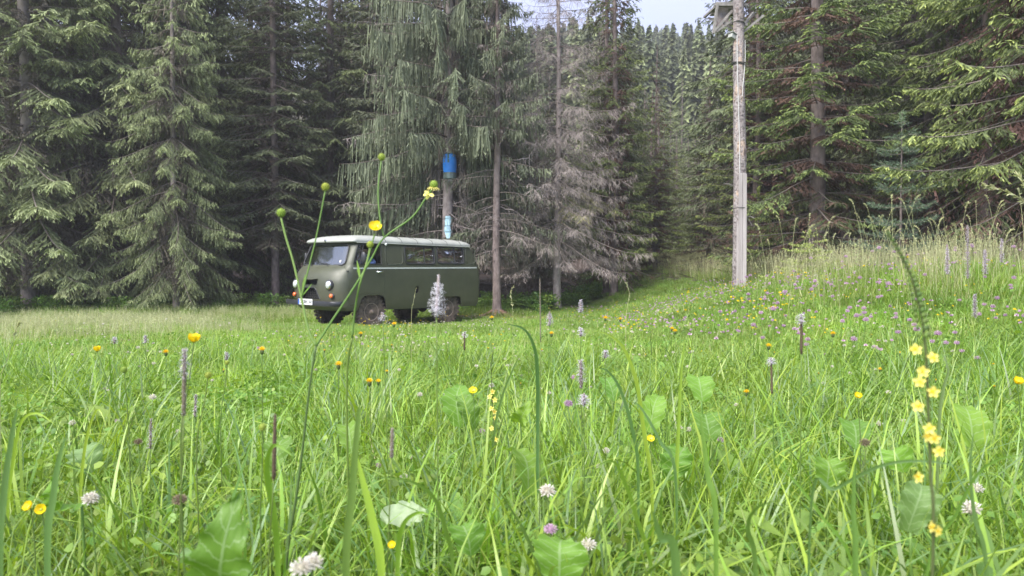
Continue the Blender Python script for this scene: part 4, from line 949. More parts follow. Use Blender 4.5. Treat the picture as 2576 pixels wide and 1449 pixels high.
# ------------------------------------------------------------------ grass and herbs as stuff
def blades(n, rng, rad, h, hv, w, lean=(5, 28), curve=(10, 70), k=4, tint=(.4, .9), disk=True, wexp=1.6):
    """n blades round the origin: V, Q, T, tint"""
    rr = rad * np.sqrt(rng.random(n)); a0 = rng.uniform(0, 6.283, n)
    B = np.stack([rr * np.cos(a0), rr * np.sin(a0), np.full(n, -.03)], 1)
    az = rng.uniform(0, 6.283, n)
    H = h * rng.uniform(1 - hv, 1 + hv, n); th = np.radians(rng.uniform(*lean, n)); ka = np.radians(rng.uniform(*curve, n))
    roll = rng.uniform(-.5, .5, n); Wd = w * rng.uniform(.6, 1.4, n)
    P = B.copy(); rows = []; t0 = rng.uniform(*tint, n); tt = []
    for i in range(k + 1):
        s = i / k
        e = th + ka * s ** 1.5
        d = np.stack([np.sin(e) * np.cos(az), np.sin(e) * np.sin(az), np.cos(e)], 1)
        sd = np.stack([-np.sin(az), np.cos(az), np.zeros(n)], 1); up = np.cross(d, sd)
        S = sd * np.cos(roll)[:, None] + up * np.sin(roll)[:, None]
        ww = Wd * (1 - s ** wexp) * (.7 + .6 * min(1, s * 3)) * .5
        if i < k: rows += [P - S * ww[:, None], P + S * ww[:, None]]; tt += [t0 - .12 * (1 - s), t0 - .12 * (1 - s)]
        else: rows += [P]; tt += [t0 + .1]
        P = P + d * (H / k)[:, None]
    V = np.stack(rows, 1).reshape(-1, 3); m = 2 * k + 1; o = (np.arange(n) * m)[:, None]
    Q = np.concatenate([o + np.array([[2 * i, 2 * i + 1, 2 * i + 3, 2 * i + 2]]) for i in range(k - 1)]) if k > 1 else np.zeros((0, 4), int)
    T_ = o + np.array([[2 * k - 2, 2 * k - 1, 2 * k]])
    return V, Q, T_, np.clip(np.stack(tt, 1).reshape(-1), 0, 1)
def merge(parts):
    off = 0; V = []; Q = []; T_ = []; t = []; qm = []; tm = []
    for (v, q, r, c, m) in parts:
        V.append(v); Q.append(q + off); T_.append(r + off); t.append(c); qm.append(np.full(len(q), m)); tm.append(np.full(len(r), m)); off += len(v)
    return np.concatenate(V), np.concatenate(Q), np.concatenate(T_), np.concatenate(t), np.concatenate(qm), np.concatenate(tm)
def clump(seed, fn, mats):
    rng = np.random.default_rng(seed); parts = fn(rng); V, Q, T_, t, qm, tm = merge(parts)
    return obj('clump', np_mesh('clump', V, Q, T_, qm, tm, attrs={'tint': t}, smooth=True), mats)
def leaflets(n, rng, rad, zr, size, m, tint=(.3, 1), elong=1.0, flat=.5):
    """small roundish leaves: diamonds of six corners, folded a little"""
    rr = rad * np.sqrt(rng.random(n)); a = rng.uniform(0, 6.283, n)
    C = np.stack([rr * np.cos(a), rr * np.sin(a), rng.uniform(*zr, n)], 1)
    az = rng.uniform(0, 6.283, n); ti = rng.normal(.25, flat, n)
    D = np.stack([np.cos(az) * np.cos(ti), np.sin(az) * np.cos(ti), np.sin(ti)], 1)
    S = unit(np.cross(D, rng.normal(0, .35, (n, 3)) + [0, 0, 1]))
    U = np.cross(S, D); L = (size * rng.uniform(.6, 1.3, n))[:, None]; w = L / elong * .42
    V = np.stack([C, C + D * L * .35 + S * w + U * w * .25, C + D * L * .8 + S * w * .8 + U * w * .2, C + D * L, C + D * L * .8 - S * w * .8 + U * w * .2, C + D * L * .35 - S * w + U * w * .25], 1).reshape(-1, 3)
    o = (np.arange(n) * 6)[:, None]
    Q = np.concatenate([o + np.array([[0, 1, 2, 3]]), o + np.array([[0, 3, 4, 5]])])
    t = np.repeat(rng.uniform(*tint, n), 6)
    return V, Q, np.zeros((0, 3), int), t, m
def seedheads(n, rng, rad, h, m_st, m_hd, hl=.06, tint=(.2, .9), nsp=10, w=.0016, spk=.012):
    """grass culms with a loose panicle"""
    parts = []
    V, Q, T_, t = blades(n, rng, rad, h, .22, w, (2, 14), (3, 22), 4, tint, wexp=6); parts.append((V, Q, T_, t, m_st))
    tips = V.reshape(n, 9, 3)[:, 8]; base = V.reshape(n, 9, 3)[:, 6]
    d = unit(tips - base)
    P = np.repeat(tips, nsp, 0) - np.repeat(d, nsp, 0) * rng.uniform(0, hl, n * nsp)[:, None]
    D = unit(np.repeat(d, nsp, 0) * .9 + rng.normal(0, .38, (n * nsp, 3)))
    v, q, r, c = twig_ribbons(P, D, rng.uniform(.6, 1.3, n * nsp) * spk, np.full(n * nsp, spk * .28), rng.uniform(*tint, n * nsp), rng.uniform(*tint, n * nsp), rng)
    parts.append((v, q, r, c, m_hd)); return parts

GM = [G['grass'], G['forb'], G['straw'], G['blade']]
def c_fine(rng): return [(*blades(84, rng, .13, .19, .4, .0032, tint=(.34, 1)), 0), (*blades(8, rng, .13, .20, .3, .0042, tint=(.35, .8)), 3)]
def c_mid(rng): return [(*blades(60, rng, .12, .22, .35, .0040, curve=(20, 105), tint=(.4, 1)), 0), (*blades(14, rng, .12, .27, .3, .0062, curve=(25, 140), tint=(.28, 1)), 3)]
def c_tall(rng): return [(*blades(34, rng, .09, .33, .25, .0062, (4, 22), (25, 135), 6, (.28, .95)), 3), (*blades(30, rng, .1, .18, .3, .004), 0)]
def c_clover(rng): return [leaflets(150, rng, .15, (.03, .15), .016, 1, (.2, 1)), (*blades(46, rng, .14, .15, .3, .0032), 0)]
def c_forb(rng): return [leaflets(10, rng, .11, (.04, .14), .075, 1, (.3, 1), 2.2, .5), leaflets(70, rng, .14, (.03, .13), .016, 1, (.3, .9), 1.8), (*blades(50, rng, .13, .17, .3, .0035), 0)]
def c_feather(rng): return [leaflets(220, rng, .13, (.01, .11), .016, 1, (.2, .8), 3.0), (*blades(30, rng, .14, .15, .3, .003), 0)]
def c_dry(rng): return [(*blades(14, rng, .14, .17, .4, .0026, (10, 50), (10, 80), tint=(0, .25)), 0), (*blades(45, rng, .13, .16, .35, .0032), 0)]
near_src = [clump(100 + i, f, GM) for i, f in enumerate([c_fine, c_tall, c_mid, c_mid, c_tall, c_clover, c_forb, c_feather, c_dry, c_clover])]
# wider, coarser clumps for the middle and the far meadow
def m_short(rng): return [(*blades(130, rng, .26, .14, .4, .0062, (5, 35), (10, 90), k=3, tint=(.4, 1)), 0), leaflets(40, rng, .25, (.02, .08), .028, 1, (.3, 1)), (*blades(14, rng, .25, .17, .3, .006, k=3, tint=(0, .3)), 0)]
def m_leafy(rng): return [leaflets(120, rng, .27, (.02, .10), .022, 1, (.3, 1), 1.5), (*blades(120, rng, .25, .15, .3, .006, k=2), 0)]
def m_tall(rng): return [(*blades(80, rng, .24, .26, .35, .007, (5, 30), (10, 80), 3, (.3, .9)), 0)]
def m_pale(rng): return [(*blades(70, rng, .26, .17, .4, .006, (5, 35), (10, 80), 3, (.15, .75)), 0)] + seedheads(13, rng, .27, .30, 2, 2, .09, (.4, 1), 8, .002, .016)
def m_straw(rng): return [(*blades(60, rng, .24, .30, .35, .006, (5, 30), (10, 60), 3, (.2, .8)), 0)] + seedheads(16, rng, .25, .52, 2, 2, .12, (0, 1), 12, .003, .02)
mid_src = [clump(200 + i, f, GM) for i, f in enumerate([m_short, m_short, m_leafy, m_leafy, m_tall, m_tall, m_pale, m_pale, m_pale, m_straw, m_straw])]

rg = np.random.default_rng(21)
def fan(n, y0, y1, margin=1.6, half=.72):
    y = np.sqrt(rg.uniform(y0 ** 2, y1 ** 2, n)); x = rg.uniform(-1, 1, n) * (half * y + margin)
    return x, y
def vnoise(x, y, s, seed):
    r = np.random.default_rng(seed); a = r.uniform(0, 6.28, 12); f = r.uniform(.5, 1.6, 12) * s; p = r.uniform(0, 6.28, 12)
    return sum(np.sin(f[i] * (x * np.cos(a[i]) + y * np.sin(a[i])) + p[i]) for i in range(12)) / 5.0
# near field
n = 3600; x = rg.uniform(-1, 1, n); y = rg.uniform(.30, 5.6, n); x = x * (.72 * y + 1.3)
v = vnoise(x, y, 3.0, 1); u = vnoise(x, y, 2.2, 2)
idx = rg.choice([0, 1, 2, 3, 4, 5, 6, 7, 8, 9], n)
idx = np.where((v > .45) & (rg.random(n) < .6), 5 + (rg.random(n) * 2).astype(int), idx); idx = np.where((u > .5) & (rg.random(n) < .5), 2 + (rg.random(n) * 3).astype(int), idx)
rr = np.hypot(x, y); keep = (rr > .62); x, y, idx = x[keep], y[keep], idx[keep]
scl = rg.uniform(.75, 1.25, len(x)) * np.where(np.hypot(x, y) < 1.0, .9, 1.0)
scatter('near_grass', np.stack([x, y, gz(x, y)], 1), rg.uniform(0, 6.28, len(x)), scl, idx, near_src, tilt=rg.normal(0, .08, (len(x), 2)))
# middle and far field
x, y = fan(15000, 5.0, 24, 2.5); y = np.where(y < 5.2, y + .2, y)
edge = FOREST_EDGE(x)
x2 = rg.uniform(2.5, 12, 2500); y2 = rg.uniform(22, 48, 2500); k2 = (x2 / y2 > .13) & (x2 / y2 < .29) ; x = np.concatenate([x, x2[k2]]); y = np.concatenate([y, y2[k2]]); edge = np.concatenate([edge, np.full(k2.sum(), 50.)])
track = np.exp(-((x + 3.0) / 3.2) ** 2) * (y > 14) * (y < 19)
pdist = np.hypot((x + 0.2) / 1.6, (y - 20.3) / .8)
keep = (y < edge + rg.normal(0, .5, len(x)) * (y < 30)) & ~((pdist < 1) & (rg.random(len(x)) < .85))
x, y = x[keep], y[keep]; m = len(x)
r1 = rg.random(m); base = rg.integers(0, 4, m)
pale = sstep((-x - 3.3) / 1.6 + .35 * vnoise(x, y, .7, 4)) * sstep((y - 7.0) / 3)
edgeb = sstep((y - FOREST_EDGE(x) + 2.6) / 1.5) * (x < 0.5)
bank = sstep((gz(x, y) - .95 + .15 * vnoise(x, y, .8, 6)) / .35) * (x > 2.0)
ridge = np.clip(sstep((y - (FOREST_EDGE(x) - 3.4)) / 1.6) * (x > 5.8) + .30 * (x / y > .36) * sstep((x - 3.4 + .3 * vnoise(x, y, .8, 9)) / 1.5) * sstep((y - 6.8) / 2.5), 0, 1)
idx = np.where(r1 < pale * .42, 6 + rg.integers(0, 3, m), base)
idx = np.where((r1 < bank * .45) & (pale < .1), 4 + rg.integers(0, 2, m), idx)
idx = np.where(rg.random(m) < ridge * .8, np.where(rg.random(m) < .7, 9 + rg.integers(0, 2, m), 4 + rg.integers(0, 2, m)), idx)
idx = np.where((rg.random(m) < edgeb * .5), 4 + rg.integers(0, 2, m), idx)
under = (np.abs((x + 3.75) * math.sin(.85) - (y - 17.1) * math.cos(.85)) < 1.25) & (np.abs((x + 3.75) * math.cos(.85) + (y - 17.1) * math.sin(.85) - 1.1) < 2.6)
idx = np.where(under, 0, idx)
nearvan = (np.hypot(x + 3.6, (y - 17)) < 2.6) & (idx >= 4); idx = np.where(nearvan, rg.integers(0, 4, m), idx)
frontvan = (np.hypot(x + 4.6, (y - 15.2)) < 1.9) & (idx >= 4); idx = np.where(frontvan, rg.integers(0, 4, m), idx)
scl = rg.uniform(.75, 1.25, m) * np.where(idx < 4, .95, 1.0) * np.where(under, .5, 1.0) * np.where(np.hypot(x + 3.4, (y - 16.0)) < 3.2, .55, 1.0) * np.where((ridge > .5) & (x > 5), 1.25, 1.0)
scatter('meadow_grass', np.stack([x, y, gz(x, y)], 1), rg.uniform(0, 6.28, m), scl, idx, mid_src, tilt=rg.normal(0, .07, (m, 2)))

# undergrowth along the foot of the forest
def u_bush(rng): return [leaflets(420, rng, .38, (.03, .5), .075, 1, (.1, .8), 1.5, .6), (*blades(20, rng, .35, .4, .3, .006, k=3), 0)]
def u_fern(rng):
    V, Q, T_, t = blades(16, rng, .08, .55, .25, .012, (15, 45), (20, 80), 5, (.3, .6)); parts = [(V, Q, T_, t, 1)]
    pv = V.reshape(16, 11, 3)
    P = []; D = []
    for i in range(16):
        for s in range(1, 5):
            a = (pv[i, 2 * s] + pv[i, 2 * s + 1]) / 2 if s < 5 else pv[i, 10]
            nx_ = pv[i, min(2 * s + 2, 10)]
            for q in range(3):
                f = q / 3; p = a * (1 - f) + nx_ * f; ax = unit((nx_ - a)[None])[0]; sd = unit(np.cross(ax, [0, 0, 1.])[None])[0]
                for g in (-1, 1): P.append(p); D.append(sd * g + ax * .5)
    P = np.array(P); D = unit(np.array(D)); m_ = len(P)
    v, q, r, c = twig_ribbons(P, D, np.full(m_, .11), np.full(m_, .035), np.full(m_, .2), np.full(m_, .5), rng); parts.append((v, q, r, c, 1)); return parts
us = [clump(300 + i, f, GM) for i, f in enumerate([u_bush, u_bush, u_fern])]
xe = rg.uniform(-20, 20, 900); ye = FOREST_EDGE(np.minimum(xe, 19)) + rg.normal(.6, .7, 900)
dens = np.where(xe < -8, .25, np.where(xe < -2, .12, np.where(xe < 4.2, 1.0, np.where(xe < 6.2, 0, .35))))
kk = (rg.random(900) < dens) & (ye < 38); xe, ye = xe[kk], ye[kk]
scatter('forest_edge_undergrowth', np.stack([xe, ye, gz(xe, ye)], 1), rg.uniform(0, 6.28, len(xe)), rg.uniform(.5, 1.15, len(xe)), rg.integers(0, 3, len(xe)), us)

# fallen twigs and cones on the forest floor
def f_twig(rng):
    a = rng.uniform(0, 6.28, 60); P = np.stack([rng.uniform(-.6, .6, 60), rng.uniform(-.6, .6, 60), rng.uniform(.01, .08, 60)], 1)
    v, q, r, c = twig_ribbons(P, unit(np.stack([np.cos(a), np.sin(a), rng.normal(0, .15, 60)], 1)), rng.uniform(.1, .7, 60), np.full(60, .016), rng.uniform(0, .3, 60), rng.uniform(0, .3, 60), rng, sag=.02)
    return [(v, q, r, c, 0)]
tw = [clump(320 + i, f_twig, [G['spruce_dark']]) for i in range(2)]
xf = rg.uniform(-26, 26, 2600); yf = rg.uniform(14, 40, 2600); kk = yf > FOREST_EDGE(xf) + .3; xf, yf = xf[kk], yf[kk]
scatter('forest_floor_twigs', np.stack([xf, yf, gz(xf, yf)], 1), rg.uniform(0, 6.28, len(xf)), rg.uniform(.7, 1.3, len(xf)), rg.integers(0, 2, len(xf)), tw)
# ------------------------------------------------------------------ bare pole tree with planks, platform, cable
def bark_pole():
    m, nt, b = newmat('flaking_pole_bark')
    tcn = nt.nodes.new('ShaderNodeTexCoord')
    mpn = nt.nodes.new('ShaderNodeMapping'); mpn.inputs['Scale'].default_value = (1, 1, .35); nt.links.new(tcn.outputs['Object'], mpn.inputs[0])
    n = nt.nodes.new('ShaderNodeTexNoise'); n.inputs['Scale'].default_value = 3.2; n.inputs['Detail'].default_value = 5; n.inputs['Roughness'].default_value = .6; nt.links.new(mpn.outputs[0], n.inputs['Vector'])
    r = nt.nodes.new('ShaderNodeValToRGB'); e = r.color_ramp.elements; e[0].position = .40; e[0].color = (.22, .19, .185, 1); e[1].position = .57; e[1].color = (.34, .30, .29, 1)
    q = e.new(.60); q.color = (.44, .33, .26, 1); q = e.new(.72); q.color = (.50, .41, .34, 1)
    nt.links.new(n.outputs['Fac'], r.inputs[0])
    n2 = nt.nodes.new('ShaderNodeTexNoise'); n2.inputs['Scale'].default_value = 22; n2.inputs['Detail'].default_value = 6; nt.links.new(tcn.outputs['Object'], n2.inputs['Vector'])
    mm = nt.nodes.new('ShaderNodeMix'); mm.data_type = 'RGBA'; mm.blend_type = 'MULTIPLY'; mm.inputs[0].default_value = .9
    r2 = nt.nodes.new('ShaderNodeValToRGB'); r2.color_ramp.elements[0].position = .36; r2.color_ramp.elements[0].color = (.35, .32, .32, 1); r2.color_ramp.elements[1].position = .52; r2.color_ramp.elements[1].color = (1, 1, 1, 1)
    nt.links.new(n2.outputs['Fac'], r2.inputs[0]); nt.links.new(r.outputs[0], mm.inputs[6]); nt.links.new(r2.outputs[0], mm.inputs[7]); nt.links.new(mm.outputs[2], b.inputs['Base Color'])
    bp = nt.nodes.new('ShaderNodeBump'); bp.inputs['Distance'].default_value = .03; nt.links.new(n2.outputs['Fac'], bp.inputs['Height']); nt.links.new(bp.outputs[0], b.inputs['Normal']); b.inputs['Roughness'].default_value = .9
    return m
G['polebark'] = bark_pole()
G['plank'] = simple('weathered_plank', (.29, .26, .25), .85, col2=(.45, .41, .40), nscale=5, bump=.4, bscale=30, stretch=(1, 1, .12))
G['oldwood'] = simple('old_grey_wood', (.15, .14, .13), .85, col2=(.28, .26, .24), nscale=7, bump=.3)
PD = 16.0
pb_ = W(1859, 728, PD); pt_ = W(1852, 0, PD); px0, py0 = pb_.x, pb_.y; pz = gzf(px0, py0)
pole = empty('bare_pole', (px0, py0, pz), 0, 'tall bare spruce pole with peeling bark and pale planks nailed to its foot', 'pole')
rngp = random.Random(4); mb = MB(); N = 14; zz = np.linspace(-.4, 8.6, 46); lean = (pt_.x - px0) / (pt_.z - pz)
for i, z in enumerate(zz):
    r = .152 - .0068 * max(z, 0)
    for j in range(N):
        a = 2 * math.pi * j / N; rr = r * (1 + rngp.uniform(-.055, .055)); mb.v.append((rr * math.cos(a) + lean * z + .02 * math.sin(z * .8), rr * math.sin(a), float(z))); mb.t.append(.5)
mb.f = [(i * N + j, i * N + (j + 1) % N, (i + 1) * N + (j + 1) % N, (i + 1) * N + j) for i in range(len(zz) - 1) for j in range(N)] + [tuple((len(zz) - 1) * N + j for j in range(N))]; mb.m = [0] * len(mb.f)
mb.build('trunk', G['polebark'], pole, smooth=True)
def PZ(py): return W(1860, py, PD).z - pz
def PX(px, py): return W(px, py, PD).x - px0
# bark flakes standing proud
for i in range(26):
    z = rngp.uniform(1.2, 7.5); a = rngp.uniform(math.pi, 2 * math.pi) ; r = .155 - .0068 * z; mb = MB()
    w_ = rngp.uniform(.03, .07); h_ = rngp.uniform(.05, .16)
    P = [[(lean * z + .02 * math.sin(z * .8) + (r + .004 + .02 * abs(u - .5) * rngp.random()) * math.cos(a + (u - .5) * w_ / r), (r + .004 + .02 * v * rngp.random()) * math.sin(a + (u - .5) * w_ / r), z + (v - .5) * h_) for u in (0, .5, 1)] for v in (0, .5, 1)]
    mb.grid(P); mb.build('bark_flake', G['bark_pale'] if i % 3 else G['bark'], pole, solid=.006)
for (sx, sy, ex, ey, r) in ((1846, 222, 1826, 215, .014), (1843, 468, 1820, 462, .014), (1878, 330, 1893, 322, .012), (1878, 545, 1898, 549, .018), (1878, 545, 1892, 568, .008), (1880, 373, 1893, 376, .008)):
    a = W(sx, sy, PD) - Vector((px0, py0, pz)); e = W(ex, ey, PD - .1) - Vector((px0, py0, pz)); mb = MB(); mb.tube([a, (a + e) / 2 + Vector((0, 0, .02)), e], [r, r * .8, r * .4], 6); mb.build('branch_stub', G['oldwood'], pole)
def plank(x0, x1, yt, yb, yo, th=.03, jag=0):
    a0, a1 = PX(x0, yt), PX(x1, yt); b0, b1 = PX(x0 + 1.5, yb), PX(x1 + 2.0, yb); zt, zb = PZ(yt), PZ(yb) ; mb = MB()
    fr = [(b0, yo, zb), (b1, yo, zb), (a1, yo, zt - jag), (a0, yo, zt)]; bk = [(x, y + th, z) for x, y, z in fr]
    mb.add(fr + bk, [(0, 1, 2, 3), (7, 6, 5, 4), (0, 4, 5, 1), (1, 5, 6, 2), (2, 6, 7, 3), (3, 7, 4, 0)]); return mb.build('plank', G['plank'], pole, bevel=.004)
plank(1849.5, 1858.5, 438, 733, -.18, jag=.01); plank(1859.5, 1869, 438, 733, -.183, jag=.02); plank(1846, 1851, 560, 728, -.155, .02); plank(1852.0, 1867, 735 - 0, 736, -.2) if False else None
mb = MB(); ring_z = PZ(525)
mb.tube([(lean * ring_z + 0.195 * math.cos(a) , .195 * math.sin(a), ring_z + .01 * math.sin(3 * a)) for a in np.linspace(0, 6.283, 20)[:-1]], .006, 5, closed=True); mb.build('binding_wire', G['steel'], pole)
for py_ in (67, 163, 168):
    mb = MB(); rz_ = PZ(py_); rr = .155 - .0068 * rz_ + .012
    mb.tube([(lean * rz_ + .02 * math.sin(rz_ * .8) + rr * math.cos(a), rr * math.sin(a), rz_ + .02 * math.sin(a + py_)) for a in np.linspace(0, 6.283, 20)[:-1]], .010, 5, closed=True); mb.build('binding_wire', G['steel'], pole)
# cable
cab = MB(); G['cable'] = simple('white_cable', (.55, .54, .52), .6)
def cab_pt(px, py): 
    p = W(px, py, PD) - Vector((px0, py0, pz)); z = p.z; r = .170 - .0068 * z; cx = lean * z + .02 * math.sin(z * .8); dx = max(-r * .98, min(r * .98, p.x - cx)); return (cx + dx, -math.sqrt(r * r - dx * dx), z)
cb1 = MB(); cb1.tube([cab_pt(*q) for q in ((1843, 100), (1844, 150), (1845, 200), (1847, 250), (1849, 300), (1851, 350), (1852, 400), (1852.5, 440))], .009, 5); o = cb1.build('cable', G['cable'], pole)
cb2 = MB(); cb2.tube([cab_pt(*q) for q in ((1869, 108), (1866, 150), (1862, 190), (1858, 226), (1857, 250))], .008, 5); cb2.build('cable', G['cable'], pole)
# platform behind the pole top
z1 = PZ(12); plat = empty('tree_platform', (px0, py0, pz), 0, 'grey wooden platform fixed behind the top of the bare pole', 'platform')
for i in range(5):
    mb = MB(); y = -.02 + i * .17; mb.box((lean * z1 - .17 + .02 * i, y + .19, z1 + .02 * (i % 2)), (.60, .15, .03)); mb.build('board', G['oldwood'], plat)
for (a, b_) in (((-.42, .10, z1 - .03), (-.50, .95, z1 - .03)), ((.10, .10, z1 - .03), (.16, .95, z1 - .03)), ((-.50, .12, z1 - .04), (.22, .12, z1 - .04)), ((-.10, .16, z1 - .52), (-.44, .80, z1 - .10)), ((.10, .16, z1 - .52), (.46, .5, z1 - .08)), ((-.13, .12, z1 - .38), (-.47, .10, z1 - .62)), ((-.44, .1, z1 - .02), (-.53, .08, z1 - .66)), ((-.53, .08, z1 - .64), (-.12, .12, z1 - .16)), ((.12, .12, z1 - .62), (.56, .12, z1 - .26)), ((-.30, .13, z1 - .42), (.22, .13, z1 - .46))):
    mb = MB(); mb.bar((a[0] + lean * z1, a[1], a[2]), (b_[0] + lean * z1, b_[1], b_[2]), .05, .045); mb.build('brace', G['oldwood'], plat)
mb = MB(); mb.add([(-.40 + lean * z1, .30, z1 - .06), (-.15 + lean * z1, .30, z1 - .06), (-.14 + lean * z1, .30, z1 - .42), (-.46 + lean * z1, .30, z1 - .44)], [(0, 1, 2, 3)]); mb.build('panel', G['bark_pale'], plat, solid=.015)
# small box hanging on the pole
zc = PZ(101); cbx = empty('camera_box', (px0 + PX(1833, 101), py0 - .05, pz + zc), .5, 'small pale metal box tilted on the left of the bare pole under the platform', 'box')
mb = MB(); mb.box((0, 0, 0), (.13, .12, .10), rot=Matrix.Rotation(.35, 3, 'Y')); mb.build('case', G['roofpaint'], cbx, bevel=.01)
mb = MB(); mb.box((0.02, -.01, .055), (.18, .16, .012), rot=Matrix.Rotation(.35, 3, 'Y')); mb.build('lid', G['roofpaint'], cbx)
mb = MB(); mb.tube([(0.04, 0, .05), (.06, .02, .2), (.08, .03, .5)], .006, 5); mb.build('wire', G['steel'], cbx)

# ------------------------------------------------------------------ blue barrel on the hanging spruce
BD = 21.45; bc = W(1131.5, 412, BD)
G['blue'] = simple('blue_plastic', (.035, .27, .90), .35, noise=.12, nscale=4, spec=.6)
G['galv'] = simple('dull_sheet_metal', (.17, .22, .20), .5, .5, noise=.2, nscale=9)
G['tape'] = simple('green_grey_tape', (.06, .17, .17), .6)
s_ = BD / FX; hb = (437 - 388) / 2 * s_; rb_ = 17.5 * s_
bar = empty('blue_barrel', bc, 0, 'blue plastic barrel with grey collar strapped to the hanging twigged spruce above the van', 'barrel')
mb = MB(); mb.lathe([(0, -hb), (rb_ * .86, -hb), (rb_ * .93, -hb * .8), (rb_ * .99, -hb * .35), (rb_, 0), (rb_ * .98, hb * .4), (rb_ * .90, hb * .78), (rb_ * .82, hb * .95), (rb_ * .82, hb), (0, hb)], 28); mb.build('body', G['blue'], bar, angle=40)
mb = MB(); mb.lathe([(rb_ * .80, hb * .97), (rb_ * .92, hb * .97), (rb_ * .94, hb * 1.04), (rb_ * .88, hb * 1.11), (0, hb * 1.13)], 28); mb.build('lid', G['galv'], bar, angle=40)
mb = MB(); n = 22; vs = []
mb.lathe([(rb_ * .97, -hb * .92), (rb_ * .99, -hb * .96), (rb_ * .93, -hb * 1.55), (rb_ * .91, -hb * 1.56)], 14, jit=.03, rng=random.Random(2)); mb.build('collar', G['galv'], bar, angle=20)
mb = MB(); mb.box((0, -.02, -hb * 1.72), (.14, .16, .12)); mb.build('spout', G['galv'], bar, bevel=.02)
mb = MB(); mb.add([(-.055, -rb_ * .86, hb * .93), (.0, -rb_ * .86, hb * .93), (.0, -rb_ * 1.03, hb * .05), (-.05, -rb_ * 1.03, hb * .05)], [(0, 1, 2, 3)]); mb.build('tape', G['tape'], bar, solid=.004)
mb = MB()
for z in (hb * .7, -hb * .75): mb.tube([(rb_ * 1.0 * math.cos(a), .05 + (rb_ + .03) * math.sin(a) * (1 if math.sin(a) < 0 else 1.15), z) for a in np.linspace(0, 6.283, 24)[:-1]], .004, 4, closed=True)
mb.build('strap', G['steel'], bar)
# pale blue wrap on the trunk
G['wrap'] = simple('pale_blue_sheet', (.40, .60, .68), .35, noise=.15, nscale=8, bump=.6, bscale=7, spec=.6)
wc = W(1128, 572, 21.52); rows = []; rgw = random.Random(3)
for i in range(9):
    f = i / 8; z = (.5 - f) * 56 * s_; wd = [.6, .78, .85, .7, .75, .95, .85, .6, .35][i]
    rows.append([(.13 * math.sin(a) + .01 * math.sin(f * 9), -.13 * math.cos(a) - .02 * rgw.random(), z) for a in np.linspace(-wd, wd * .8, 6)])
wr = empty('plastic_wrap', wc, 0, 'pale blue plastic sheet wrapped round the trunk just above the van roof', 'sheet')
mb = MB(); mb.grid(rows); mb.build('sheet', G['wrap'], wr, solid=.003)
mb = MB(); 
for z in (.05, .26, -.12): mb.tube([(.145 * math.cos(a), .155 * math.sin(a), z + .01 * math.cos(a)) for a in np.linspace(0, 6.283, 16)[:-1]], .005, 4, closed=True)
mb.build('tie', G['tape'], wr)

# bare long limbs on the barrel tree and the sparse one, each a part of its tree
def find_tree(px): 
    x, y = T(*px); return min((o for o in COL.objects if o.get('category') == 'tree'), key=lambda o: (o.location.x - x) ** 2 + (o.location.y - y) ** 2)
tA = find_tree((1130, 21.8)); tB = find_tree((1250, 20.9)); tC = find_tree((1402, 24.0))
def limb(tree_, d, pts, r, mat='bark_pale', twigs=14, seed=0, dd=0.0):
    rr = random.Random(seed); P = []
    for i, (a, b_) in enumerate(pts): P.append(W(a, b_, d - dd * i / len(pts)))
    fine = []
    for i in range(len(P) - 1):
        for k in range(4): fine.append(P[i].lerp(P[i + 1], k / 4) + Vector((rr.uniform(-.02, .02), rr.uniform(-.02, .02), rr.uniform(-.02, .02))))
    fine.append(P[-1]); n = len(fine); mb = MB(); mb.tube(fine, [r * (1 - .8 * i / n) for i in range(n)], 5)
    for _ in range(twigs):
        i = rr.randrange(2, n); q = fine[i]; L = rr.uniform(.08, .35); e = q + Vector((rr.uniform(-.15, .15), rr.uniform(-.15, .15), -L)); mb.tube([q, q.lerp(e, .5) + Vector((rr.uniform(-.04, .04), 0, 0)), e], [.006, .005, .003], 3)
    inv = Matrix.Rotation(-tree_.rotation_euler.z, 4, 'Z') @ Matrix.Translation(-tree_.location); mb.v = [tuple(inv @ Vector(v)) for v in mb.v]
    mb.build('branch', G[mat], tree_)
for i, (d, pts, r, tw_) in enumerate([(21.7, [(1122, 396), (1060, 378), (980, 352), (900, 342), (862, 352)], .026, 26), (21.7, [(1122, 378), (1075, 368), (1030, 350), (985, 325)], .02, 12), (21.7, [(1122, 364), (1075, 340), (1058, 330)], .018, 6),
        (21.7, [(1122, 452), (1060, 446), (985, 444), (940, 448)], .018, 18), (21.7, [(1122, 517), (1050, 514), (960, 516), (880, 510), (850, 516)], .024, 26), (21.7, [(1122, 525), (1070, 522), (1000, 521), (930, 524)], .016, 16), (21.7, [(1122, 500), (1080, 502), (1050, 499)], .014, 6),
        (21.7, [(1138, 398), (1180, 405), (1215, 420), (1240, 430)], .018, 12), (21.7, [(1138, 450), (1180, 446), (1215, 450), (1260, 446)], .016, 12), (21.7, [(1138, 460), (1170, 465), (1200, 466)], .015, 6), (21.7, [(1136, 494), (1148, 520), (1156, 560), (1160, 600)], .012, 4),
        (21.7, [(1136, 516), (1180, 500), (1225, 480), (1250, 476)], .015, 8), (21.7, [(1138, 374), (1170, 382), (1205, 400), (1230, 430)], .018, 16), (21.7, [(1138, 345), (1165, 330), (1190, 320), (1215, 322)], .02, 12), (21.6, [(1130, 535), (1160, 560), (1200, 582), (1245, 574)], .016, 14),
        (21.7, [(1128, 216), (1095, 190), (1060, 150), (1042, 142)], .022, 18), (21.7, [(1122, 216), (1050, 198), (960, 190), (920, 188)], .02, 22), (21.7, [(1122, 120), (1060, 90), (990, 60), (900, 55)], .02, 26)]):
    limb(tA, d, pts, r, 'bark_pale', tw_, i)
